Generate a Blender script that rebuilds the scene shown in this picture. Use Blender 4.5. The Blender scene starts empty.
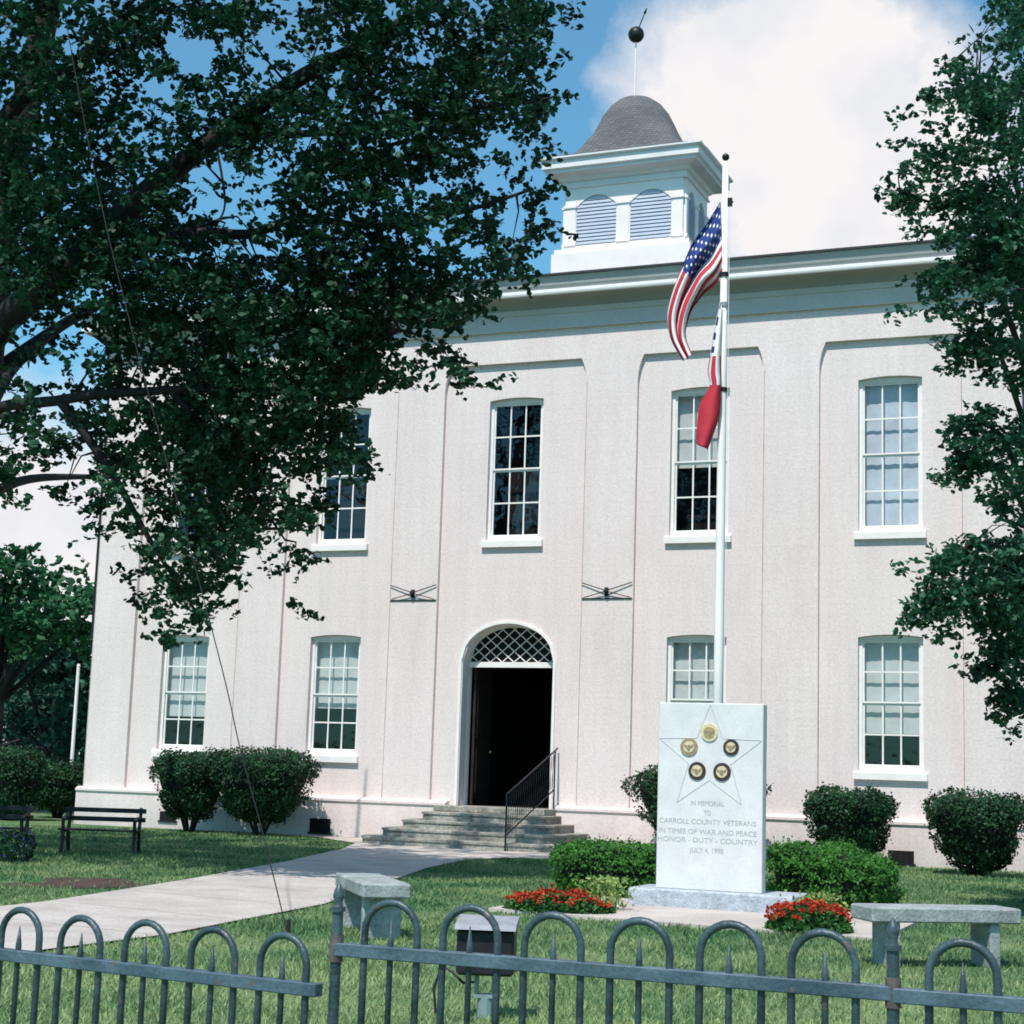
import bpy, math, random
import numpy as np
from mathutils import Vector, Matrix, noise as mnoise
random.seed(7); rng = np.random.default_rng(7)
scene = bpy.context.scene
scene.render.engine = 'CYCLES'
COL = scene.collection
PI = math.pi

# ------------------------------------------------------------------ camera
FPX, YAW, PIT, ROL = 1691.36, .3971, .1514, .0327
CAM = np.array([12.5757, -30.0, 1.4088])
_cy, _sy, _cp, _sp, _cr, _sr = math.cos(YAW), math.sin(YAW), math.cos(PIT), math.sin(PIT), math.cos(ROL), math.sin(ROL)
_R0 = np.array([_cy, _sy, 0]); _F0 = np.array([-_sy, _cy, 0]); _U0 = np.array([0, 0, 1.])
FWD = _F0*_cp + _U0*_sp; _U1 = -_F0*_sp + _U0*_cp
RGT = _R0*_cr + _U1*_sr; UPV = -_R0*_sr + _U1*_cr
def ray(px, py): return FWD + RGT*(px-512)/FPX - UPV*(py-512)/FPX
def gnd(px, py, z=0.):
    d = ray(px, py); return CAM + d*(z-CAM[2])/d[2]
def aty(px, py, Y):
    d = ray(px, py); return CAM + d*(Y-CAM[1])/d[1]
def atd(px, py, dep): return CAM + ray(px, py)*dep

cam = bpy.data.objects.new('camera', bpy.data.cameras.new('camera')); COL.objects.link(cam)
cam.data.sensor_width = 36; cam.data.sensor_fit = 'HORIZONTAL'; cam.data.lens = FPX/1024*36
cam.data.clip_end = 3000; cam.data.clip_start = .1
m = Matrix(((RGT[0], UPV[0], -FWD[0], CAM[0]), (RGT[1], UPV[1], -FWD[1], CAM[1]), (RGT[2], UPV[2], -FWD[2], CAM[2]), (0, 0, 0, 1)))
cam.matrix_world = m
scene.camera = cam
scene.view_settings.view_transform = 'Standard'; scene.view_settings.look = 'None'
scene.cycles.filter_width = 1.75
scene.view_settings.exposure = 0; scene.view_settings.gamma = 1

# ------------------------------------------------------------------ materials
def nodes(name):
    mt = bpy.data.materials.new(name); mt.use_nodes = True
    nt = mt.node_tree; nt.nodes.clear(); return mt, nt
def N(nt, t, **kw):
    n = nt.nodes.new(t)
    for k, v in kw.items():
        if k.startswith('i_'):
            key = k[2:]
            n.inputs[int(key) if key.isdigit() else key.replace('_', ' ')].default_value = v
        else: setattr(n, k, v)
    return n
def mat(name, c, rough=.8, var=.15, scale=6., bump=0., bscale=40., c2=None, metal=0., spec=.3, fine=.0):
    mt, nt = nodes(name); L = nt.links.new
    out = N(nt, 'ShaderNodeOutputMaterial'); bs = N(nt, 'ShaderNodeBsdfPrincipled')
    bs.inputs['Roughness'].default_value = rough; bs.inputs['Metallic'].default_value = metal
    bs.inputs['Specular IOR Level'].default_value = spec
    L(bs.outputs[0], out.inputs[0])
    geo = N(nt, 'ShaderNodeNewGeometry')
    nz = N(nt, 'ShaderNodeTexNoise'); nz.inputs['Scale'].default_value = scale; nz.inputs['Detail'].default_value = 6
    L(geo.outputs['Position'], nz.inputs['Vector'])
    rp = N(nt, 'ShaderNodeValToRGB'); rp.color_ramp.elements[0].position = .3; rp.color_ramp.elements[1].position = .7
    a = [max(0, x*(1-var)) for x in c]; b = [min(1, x*(1+var)) for x in c] if c2 is None else c2
    rp.color_ramp.elements[0].color = (*a, 1); rp.color_ramp.elements[1].color = (*b, 1)
    L(nz.outputs[0], rp.inputs[0])
    last = rp.outputs[0]
    if fine:
        n2 = N(nt, 'ShaderNodeTexNoise'); n2.inputs['Scale'].default_value = bscale; n2.inputs['Detail'].default_value = 3
        L(geo.outputs['Position'], n2.inputs['Vector'])
        mr = N(nt, 'ShaderNodeMapRange'); mr.inputs[1].default_value = .3; mr.inputs[2].default_value = .7
        mr.inputs[3].default_value = 1-fine; mr.inputs[4].default_value = 1+fine*.6
        L(n2.outputs[0], mr.inputs[0])
        mx = N(nt, 'ShaderNodeMix', data_type='RGBA', blend_type='MULTIPLY'); mx.inputs[0].default_value = 1
        L(last, mx.inputs[6]); L(mr.outputs[0], mx.inputs[7]); last = mx.outputs[2]
    L(last, bs.inputs['Base Color'])
    if bump:
        nb = N(nt, 'ShaderNodeTexNoise'); nb.inputs['Scale'].default_value = bscale; nb.inputs['Detail'].default_value = 4
        L(geo.outputs['Position'], nb.inputs['Vector'])
        bp = N(nt, 'ShaderNodeBump'); bp.inputs['Strength'].default_value = bump; bp.inputs['Distance'].default_value = .02
        L(nb.outputs[0], bp.inputs['Height']); L(bp.outputs[0], bs.inputs['Normal'])
    return mt
def leafmat(name, dark, light, trans=.3, nscale=.9):
    mt, nt = nodes(name); L = nt.links.new
    out = N(nt, 'ShaderNodeOutputMaterial'); geo = N(nt, 'ShaderNodeNewGeometry')
    nz = N(nt, 'ShaderNodeTexNoise'); nz.inputs['Scale'].default_value = nscale; nz.inputs['Detail'].default_value = 3
    L(geo.outputs['Position'], nz.inputs['Vector'])
    ma = N(nt, 'ShaderNodeMath', operation='MULTIPLY_ADD'); ma.inputs[1].default_value = .5
    L(geo.outputs['Random Per Island'], ma.inputs[0])
    sb = N(nt, 'ShaderNodeMath', operation='SUBTRACT'); sb.inputs[1].default_value = .25
    L(nz.outputs[0], sb.inputs[0]); L(sb.outputs[0], ma.inputs[2])
    rp = N(nt, 'ShaderNodeValToRGB'); rp.color_ramp.elements[0].position = .15; rp.color_ramp.elements[1].position = .85
    rp.color_ramp.elements[0].color = (*dark, 1); rp.color_ramp.elements[1].color = (*light, 1)
    L(ma.outputs[0], rp.inputs[0])
    d = N(nt, 'ShaderNodeBsdfPrincipled'); d.inputs['Roughness'].default_value = .55; d.inputs['Specular IOR Level'].default_value = .25
    t = N(nt, 'ShaderNodeBsdfTranslucent'); mx = N(nt, 'ShaderNodeMixShader'); mx.inputs[0].default_value = trans
    L(rp.outputs[0], d.inputs['Base Color']); L(rp.outputs[0], t.inputs['Color'])
    L(d.outputs[0], mx.inputs[1]); L(t.outputs[0], mx.inputs[2]); L(mx.outputs[0], out.inputs[0])
    return mt

def wall_material():
    mt, nt = nodes('painted_stucco'); L = nt.links.new
    out = N(nt, 'ShaderNodeOutputMaterial'); bs = N(nt, 'ShaderNodeBsdfPrincipled'); bs.inputs['Roughness'].default_value = .85
    bs.inputs['Specular IOR Level'].default_value = .2
    geo = N(nt, 'ShaderNodeNewGeometry'); sp = N(nt, 'ShaderNodeSeparateXYZ'); cb = N(nt, 'ShaderNodeCombineXYZ')
    L(geo.outputs['Position'], sp.inputs[0]); L(sp.outputs[0], cb.inputs[0]); L(sp.outputs[2], cb.inputs[1])
    br = N(nt, 'ShaderNodeTexBrick'); L(cb.outputs[0], br.inputs['Vector'])
    br.inputs['Scale'].default_value = 1; br.inputs['Brick Width'].default_value = .62; br.inputs['Row Height'].default_value = .31
    br.inputs['Mortar Size'].default_value = .006; br.inputs['Mortar Smooth'].default_value = .6
    br.inputs['Color1'].default_value = (1, 1, 1, 1); br.inputs['Color2'].default_value = (.985, .985, .985, 1); br.inputs['Mortar'].default_value = (.93, .93, .93, 1)
    nz = N(nt, 'ShaderNodeTexNoise'); nz.inputs['Scale'].default_value = .7; nz.inputs['Detail'].default_value = 8; nz.inputs['Roughness'].default_value = .65
    mp = N(nt, 'ShaderNodeMapping'); mp.inputs['Scale'].default_value = (1.6, 1.6, .55); L(geo.outputs['Position'], mp.inputs[0]); L(mp.outputs[0], nz.inputs['Vector'])
    rp = N(nt, 'ShaderNodeValToRGB'); rp.color_ramp.elements[0].position = .3; rp.color_ramp.elements[1].position = .62
    rp.color_ramp.elements[0].color = (.74, .638, .626, 1); rp.color_ramp.elements[1].color = (.81, .705, .694, 1); L(nz.outputs[0], rp.inputs[0])
    n2 = N(nt, 'ShaderNodeTexNoise'); n2.inputs['Scale'].default_value = 22; n2.inputs['Detail'].default_value = 5; L(geo.outputs['Position'], n2.inputs['Vector'])
    mr = N(nt, 'ShaderNodeMapRange'); mr.inputs[1].default_value = .3; mr.inputs[2].default_value = .7; mr.inputs[3].default_value = .9; mr.inputs[4].default_value = 1.06
    L(n2.outputs[0], mr.inputs[0])
    m1 = N(nt, 'ShaderNodeMix', data_type='RGBA', blend_type='MULTIPLY'); m1.inputs[0].default_value = 1
    m2 = N(nt, 'ShaderNodeMix', data_type='RGBA', blend_type='MULTIPLY'); m2.inputs[0].default_value = 1
    L(rp.outputs[0], m1.inputs[6]); L(br.outputs[0], m1.inputs[7]); L(m1.outputs[2], m2.inputs[6]); L(mr.outputs[0], m2.inputs[7])
    n3 = N(nt, 'ShaderNodeTexNoise'); n3.inputs['Scale'].default_value = 1; n3.inputs['Detail'].default_value = 5
    mp3 = N(nt, 'ShaderNodeMapping'); mp3.inputs['Scale'].default_value = (7, 7, .35); L(geo.outputs['Position'], mp3.inputs[0]); L(mp3.outputs[0], n3.inputs['Vector'])
    mr3 = N(nt, 'ShaderNodeMapRange'); mr3.inputs[1].default_value = .3; mr3.inputs[2].default_value = .6; mr3.inputs[3].default_value = .955; mr3.inputs[4].default_value = 1.0
    L(n3.outputs[0], mr3.inputs[0]); m4 = N(nt, 'ShaderNodeMix', data_type='RGBA', blend_type='MULTIPLY'); m4.inputs[0].default_value = 1
    L(m2.outputs[2], m4.inputs[6]); L(mr3.outputs[0], m4.inputs[7])
    # damp grime near the ground
    gz = N(nt, 'ShaderNodeMapRange'); gz.inputs[1].default_value = 0; gz.inputs[2].default_value = .7; gz.inputs[3].default_value = .78; gz.inputs[4].default_value = 1
    za = N(nt, 'ShaderNodeMath', operation='MULTIPLY_ADD'); za.inputs[1].default_value = .8; L(nz.outputs[0], za.inputs[0]); 
    sb = N(nt, 'ShaderNodeMath', operation='SUBTRACT'); sb.inputs[1].default_value = .35; L(sp.outputs[2], sb.inputs[0]); L(sb.outputs[0], za.inputs[2]); L(za.outputs[0], gz.inputs[0])
    m3 = N(nt, 'ShaderNodeMix', data_type='RGBA', blend_type='MULTIPLY'); m3.inputs[0].default_value = 1
    L(m4.outputs[2], m3.inputs[6]); L(gz.outputs[0], m3.inputs[7])
    L(m3.outputs[2], bs.inputs['Base Color'])
    bp = N(nt, 'ShaderNodeBump'); bp.inputs['Strength'].default_value = .35; bp.inputs['Distance'].default_value = .01
    L(n2.outputs[0], bp.inputs['Height']); L(bp.outputs[0], bs.inputs['Normal']); L(bs.outputs[0], out.inputs[0])
    return mt
def path_material():
    mt, nt = nodes('path_concrete'); L = nt.links.new
    out = N(nt, 'ShaderNodeOutputMaterial'); bs = N(nt, 'ShaderNodeBsdfPrincipled'); bs.inputs['Roughness'].default_value = .92
    geo = N(nt, 'ShaderNodeNewGeometry'); mp = N(nt, 'ShaderNodeMapping'); mp.inputs['Rotation'].default_value = (0, 0, .19); L(geo.outputs['Position'], mp.inputs[0])
    nd = N(nt, 'ShaderNodeTexNoise'); nd.inputs['Scale'].default_value = 1.5; nd.inputs['Detail'].default_value = 6; L(geo.outputs['Position'], nd.inputs['Vector'])
    br = N(nt, 'ShaderNodeTexBrick'); L(mp.outputs[0], br.inputs['Vector']); br.offset = 0; br.inputs['Scale'].default_value = 1
    br.inputs['Brick Width'].default_value = 9; br.inputs['Row Height'].default_value = 1.55; br.inputs['Mortar Size'].default_value = .016; br.inputs['Mortar Smooth'].default_value = .3
    br.inputs['Color1'].default_value = (1, 1, 1, 1); br.inputs['Color2'].default_value = (.93, .92, .91, 1); br.inputs['Mortar'].default_value = (.5, .48, .45, 1)
    rp = N(nt, 'ShaderNodeValToRGB'); rp.color_ramp.elements[0].position = .3; rp.color_ramp.elements[1].position = .6
    rp.color_ramp.elements[0].color = (.42, .37, .34, 1); rp.color_ramp.elements[1].color = (.56, .50, .465, 1); L(nd.outputs[0], rp.inputs[0])
    n2 = N(nt, 'ShaderNodeTexNoise'); n2.inputs['Scale'].default_value = 38; n2.inputs['Detail'].default_value = 5; L(geo.outputs['Position'], n2.inputs['Vector'])
    mr = N(nt, 'ShaderNodeMapRange'); mr.inputs[1].default_value = .3; mr.inputs[2].default_value = .7; mr.inputs[3].default_value = .8; mr.inputs[4].default_value = 1.1; L(n2.outputs[0], mr.inputs[0])
    m1 = N(nt, 'ShaderNodeMix', data_type='RGBA', blend_type='MULTIPLY'); m1.inputs[0].default_value = 1; m2 = N(nt, 'ShaderNodeMix', data_type='RGBA', blend_type='MULTIPLY'); m2.inputs[0].default_value = 1
    L(rp.outputs[0], m1.inputs[6]); L(br.outputs[0], m1.inputs[7]); L(m1.outputs[2], m2.inputs[6]); L(mr.outputs[0], m2.inputs[7]); L(m2.outputs[2], bs.inputs['Base Color'])
    bp = N(nt, 'ShaderNodeBump'); bp.inputs['Strength'].default_value = .3; bp.inputs['Distance'].default_value = .01; L(n2.outputs[0], bp.inputs['Height']); L(bp.outputs[0], bs.inputs['Normal']); L(bs.outputs[0], out.inputs[0])
    return mt
def ground_material():
    mt, nt = nodes('lawn_soil'); L = nt.links.new
    out = N(nt, 'ShaderNodeOutputMaterial'); bs = N(nt, 'ShaderNodeBsdfPrincipled'); bs.inputs['Roughness'].default_value = .95
    bs.inputs['Specular IOR Level'].default_value = .1
    geo = N(nt, 'ShaderNodeNewGeometry')
    nz = N(nt, 'ShaderNodeTexNoise'); nz.inputs['Scale'].default_value = .9; nz.inputs['Detail'].default_value = 8; L(geo.outputs['Position'], nz.inputs['Vector'])
    rp = N(nt, 'ShaderNodeValToRGB'); e = rp.color_ramp.elements; e[0].position = .3; e[1].position = .68
    e[0].color = (.045, .14, .055, 1); e[1].color = (.21, .25, .12, 1); L(nz.outputs[0], rp.inputs[0])
    n2 = N(nt, 'ShaderNodeTexNoise'); n2.inputs['Scale'].default_value = 30; n2.inputs['Detail'].default_value = 6; L(geo.outputs['Position'], n2.inputs['Vector'])
    mr = N(nt, 'ShaderNodeMapRange'); mr.inputs[1].default_value = .3; mr.inputs[2].default_value = .7; mr.inputs[3].default_value = .5; mr.inputs[4].default_value = 1.3; L(n2.outputs[0], mr.inputs[0])
    m1 = N(nt, 'ShaderNodeMix', data_type='RGBA', blend_type='MULTIPLY'); m1.inputs[0].default_value = 1
    L(rp.outputs[0], m1.inputs[6]); L(mr.outputs[0], m1.inputs[7]); L(m1.outputs[2], bs.inputs['Base Color'])
    bp = N(nt, 'ShaderNodeBump'); bp.inputs['Strength'].default_value = .8; bp.inputs['Distance'].default_value = .03
    L(n2.outputs[0], bp.inputs['Height']); L(bp.outputs[0], bs.inputs['Normal']); L(bs.outputs[0], out.inputs[0])
    return mt
def glass_material():
    mt, nt = nodes('window_glass'); L = nt.links.new
    out = N(nt, 'ShaderNodeOutputMaterial')
    tr = N(nt, 'ShaderNodeBsdfTransparent'); tr.inputs[0].default_value = (.88, .89, .90, 1)
    gl = N(nt, 'ShaderNodeBsdfGlossy'); gl.inputs['Roughness'].default_value = .02; gl.inputs[0].default_value = (.85, .93, 1, 1)
    geo = N(nt, 'ShaderNodeNewGeometry')
    nz = N(nt, 'ShaderNodeTexNoise'); nz.inputs['Scale'].default_value = 2.5; nz.inputs['Detail'].default_value = 2; L(geo.outputs['Position'], nz.inputs['Vector'])
    bp = N(nt, 'ShaderNodeBump'); bp.inputs['Strength'].default_value = .25; bp.inputs['Distance'].default_value = .03
    L(nz.outputs[0], bp.inputs['Height']); L(bp.outputs[0], gl.inputs['Normal'])
    mx = N(nt, 'ShaderNodeMixShader'); mx.inputs[0].default_value = .05
    L(tr.outputs[0], mx.inputs[1]); L(gl.outputs[0], mx.inputs[2]); L(mx.outputs[0], out.inputs[0])
    return mt
def shingle_material():
    mt, nt = nodes('asphalt_shingle'); L = nt.links.new
    out = N(nt, 'ShaderNodeOutputMaterial'); bs = N(nt, 'ShaderNodeBsdfPrincipled'); bs.inputs['Roughness'].default_value = .9
    geo = N(nt, 'ShaderNodeNewGeometry'); sp = N(nt, 'ShaderNodeSeparateXYZ'); cb = N(nt, 'ShaderNodeCombineXYZ')
    L(geo.outputs['Position'], sp.inputs[0])
    ad = N(nt, 'ShaderNodeMath', operation='ADD'); L(sp.outputs[0], ad.inputs[0]); L(sp.outputs[1], ad.inputs[1])
    L(ad.outputs[0], cb.inputs[0]); L(sp.outputs[2], cb.inputs[1])
    br = N(nt, 'ShaderNodeTexBrick'); L(cb.outputs[0], br.inputs['Vector']); br.inputs['Scale'].default_value = 1
    br.inputs['Brick Width'].default_value = .13; br.inputs['Row Height'].default_value = .06; br.inputs['Mortar Size'].default_value = .008
    br.inputs['Color1'].default_value = (.115, .11, .12, 1); br.inputs['Color2'].default_value = (.165, .158, .17, 1); br.inputs['Mortar'].default_value = (.07, .07, .075, 1)
    L(br.outputs[0], bs.inputs['Base Color']); L(bs.outputs[0], out.inputs[0]); return mt

M = {}
M['wall'] = wall_material()
M['trim'] = mat('white_trim_paint', (.86, .81, .79), .5, .05, 3, .1, 30, fine=.04)
M['sash'] = mat('white_sash_paint', (.86, .825, .81), .45, .04, 5)
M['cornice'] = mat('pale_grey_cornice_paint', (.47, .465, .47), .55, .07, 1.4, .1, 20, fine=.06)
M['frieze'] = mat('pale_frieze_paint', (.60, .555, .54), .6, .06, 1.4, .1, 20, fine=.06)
M['cove'] = mat('shade_toned_cove_paint', (.34, .33, .31), .6, .07, 1.4)  # shade under the eave is put into this darker colour
M['ccorn'] = mat('white_cupola_cornice_paint', (.74, .71, .72), .55, .07, 1.4)
M['joint'] = mat('shadowed_joint_paint', (.40, .36, .35), .9, .3, 3)
M['molding'] = mat('white_molding_paint', (.88, .85, .85), .5, .04, 2)
M['cupola'] = mat('white_cupola_paint', (.87, .80, .785), .5, .05, 2, fine=.04)
M['louver'] = mat('grey_louver_paint', (.42, .46, .56), .55, .06, 3)
M['shingle'] = shingle_material()
M['roofing'] = mat('dark_roofing', (.05, .05, .055), .8, .2, 3)
M['glass'] = glass_material()
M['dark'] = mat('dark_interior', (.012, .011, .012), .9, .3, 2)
M['doorwood'] = mat('dark_door_wood', (.03, .022, .02), .45, .3, 6)
M['blind'] = mat('window_shade_cloth', (.60, .62, .61), .8, .08, 4)
M['curtain'] = mat('pale_curtain_cloth', (.58, .63, .70), .8, .12, 3)
M['stone'] = mat('worn_step_stone', (.31, .295, .265), .9, .36, 4.5, .5, 25, fine=.4)
M['concrete'] = mat('path_concrete', (.50, .435, .40), .9, .16, 1.3, .3, 45, fine=.14)
M['granite'] = mat('pale_granite', (.70, .68, .68), .5, .06, 5, .05, 120, fine=.12)
M['granite_rough'] = mat('rock_faced_granite', (.42, .46, .51), .8, .2, 14, .6, 40, fine=.2)
M['bench_stone'] = mat('bench_concrete', (.31, .335, .335), .85, .28, 6, .4, 40, fine=.25)
M['engrave'] = mat('engraved_lettering', (.40, .40, .43), .8, .1, 20)
M['engrave_faint'] = mat('engraved_star_line', (.50, .495, .52), .8, .1, 20)
M['bronze'] = mat('gilt_bronze', (.62, .42, .20), .35, .25, 30, metal=.6)
M['bronze_dark'] = mat('dark_bronze', (.07, .05, .045), .4, .3, 30, metal=.4)
M['bronze_tan'] = mat('tan_bronze', (.42, .29, .18), .4, .25, 30, metal=.4)
M['gilt_pale'] = mat('pale_gilt', (.78, .62, .40), .4, .2, 40, metal=.3)
M['iron'] = mat('weathered_fence_paint', (.030, .055, .068), .42, .3, 9, .2, 60, c2=(.065, .105, .125), spec=.5, fine=.2)
M['rail'] = mat('lighter_rail_paint', (.055, .10, .135), .5, .3, 7, .2, 60, c2=(.10, .155, .20), spec=.5, fine=.2)  # lighter blue grey than the hoops and pickets
for _k in ('iron', 'rail'):       # chipped paint with rust showing through
    _nt = M[_k].node_tree; _b = [n for n in _nt.nodes if n.type == 'BSDF_PRINCIPLED'][0]; _src = _b.inputs['Base Color'].links[0].from_socket
    _g = [n for n in _nt.nodes if n.type == 'NEW_GEOMETRY'][0]; _n = N(_nt, 'ShaderNodeTexNoise'); _n.inputs['Scale'].default_value = 21; _n.inputs['Detail'].default_value = 8; _n.inputs['Roughness'].default_value = .7
    _nt.links.new(_g.outputs['Position'], _n.inputs['Vector']); _mr = N(_nt, 'ShaderNodeMapRange'); _mr.inputs[1].default_value = .60; _mr.inputs[2].default_value = .66
    _nt.links.new(_n.outputs[0], _mr.inputs[0]); _mx = N(_nt, 'ShaderNodeMix', data_type='RGBA'); _mx.inputs[7].default_value = (.13, .10, .09, 1)
    _nt.links.new(_mr.outputs[0], _mx.inputs[0]); _nt.links.new(_src, _mx.inputs[6]); _nt.links.new(_mx.outputs[2], _b.inputs['Base Color'])
M['rust'] = mat('rust_spotted_paint', (.12, .10, .095), .6, .4, 30)
M['blackiron'] = mat('black_iron', (.012, .013, .016), .45, .3, 9)
M['benchpaint'] = mat('black_bench_paint', (.010, .012, .018), .5, .3, 7)
M['polewhite'] = mat('white_pole_paint', (.90, .845, .82), .35, .03, 3)
M['bark'] = mat('oak_bark', (.028, .026, .026), .95, .35, 7, .8, 20)
M['cable'] = mat('dark_steel_cable', (.015, .018, .02), .8, .2, 9)
M['ground'] = ground_material()
M['asphalt'] = mat('street_asphalt', (.20, .22, .27), .9, .15, 2)
M['dirt'] = mat('bare_soil', (.075, .045, .035), .95, .3, 5, .5, 30, fine=.3)
M['downspout'] = mat('dark_downspout_metal', (.012, .010, .010), .5, .2, 5)
M['lampbox'] = mat('floodlight_black_metal', (.018, .017, .022), .5, .3, 9)
M['lamptop'] = mat('light_grey_metal', (.30, .30, .33), .6, .15, 12)  # lighter grey than the housing
M['lampstem'] = mat('floodlight_stem_metal', (.22, .30, .30), .5, .2, 12)
M['red'] = mat('flag_red_cloth', (.50, .035, .055), .8, .1, 8)
M['white'] = mat('flag_white_cloth', (.80, .78, .80), .8, .05, 8)
M['blue'] = mat('flag_blue_cloth', (.022, .045, .20), .8, .15, 8)
M['leaf_left'] = leafmat('oak_leaf', (.003, .013, .010), (.027, .118, .058), .24)
M['leaf_right'] = leafmat('willow_oak_leaf', (.008, .036, .025), (.055, .19, .105), .35)
M['leaf_far'] = leafmat('far_tree_leaf', (.010, .055, .026), (.065, .23, .10), .35, .5)
M['leaf_far_dark'] = leafmat('dark_far_tree_leaf', (.008, .036, .028), (.04, .15, .085), .25, .5)
M['leaf_shrub'] = leafmat('dark_shrub_leaf', (.005, .018, .010), (.030, .105, .038), .15, 2)
M['leaf_hedge'] = leafmat('bright_hedge_leaf', (.018, .08, .015), (.085, .27, .04), .25, 2.5)
M['leaf_plant'] = leafmat('yellow_green_leaf', (.14, .25, .06), (.42, .48, .17), .3, 4)
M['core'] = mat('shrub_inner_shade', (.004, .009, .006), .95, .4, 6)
M['petal'] = leafmat('red_petal', (.26, .010, .006), (.72, .09, .035), .2, 5)
M['flowerleaf'] = leafmat('flower_bed_leaf', (.02, .07, .02), (.07, .20, .05), .25, 4)
M['grass'] = leafmat('grass_blade', (.018, .12, .045), (.33, .42, .19), .3, .9)
_nt = M['grass'].node_tree; _g = [n for n in _nt.nodes if n.type == 'NEW_GEOMETRY'][0]; _rp = [n for n in _nt.nodes if n.type == 'VALTORGB'][0]
_sp = N(_nt, 'ShaderNodeSeparateXYZ'); _nt.links.new(_g.outputs['Position'], _sp.inputs[0])       # the strip by the fence is drier
_mr = N(_nt, 'ShaderNodeMapRange'); _mr.inputs[1].default_value = -14.5; _mr.inputs[2].default_value = -20.5; _mr.inputs[3].default_value = -.06; _mr.inputs[4].default_value = .24
_nt.links.new(_sp.outputs[1], _mr.inputs[0]); _ad = N(_nt, 'ShaderNodeMath', operation='ADD')
_src = _rp.inputs[0].links[0].from_socket; _nt.links.new(_src, _ad.inputs[0]); _nt.links.new(_mr.outputs[0], _ad.inputs[1]); _nt.links.new(_ad.outputs[0], _rp.inputs[0])
M['purple'] = leafmat('violet_petal', (.03, .03, .12), (.25, .25, .5), .2, 5)

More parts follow.
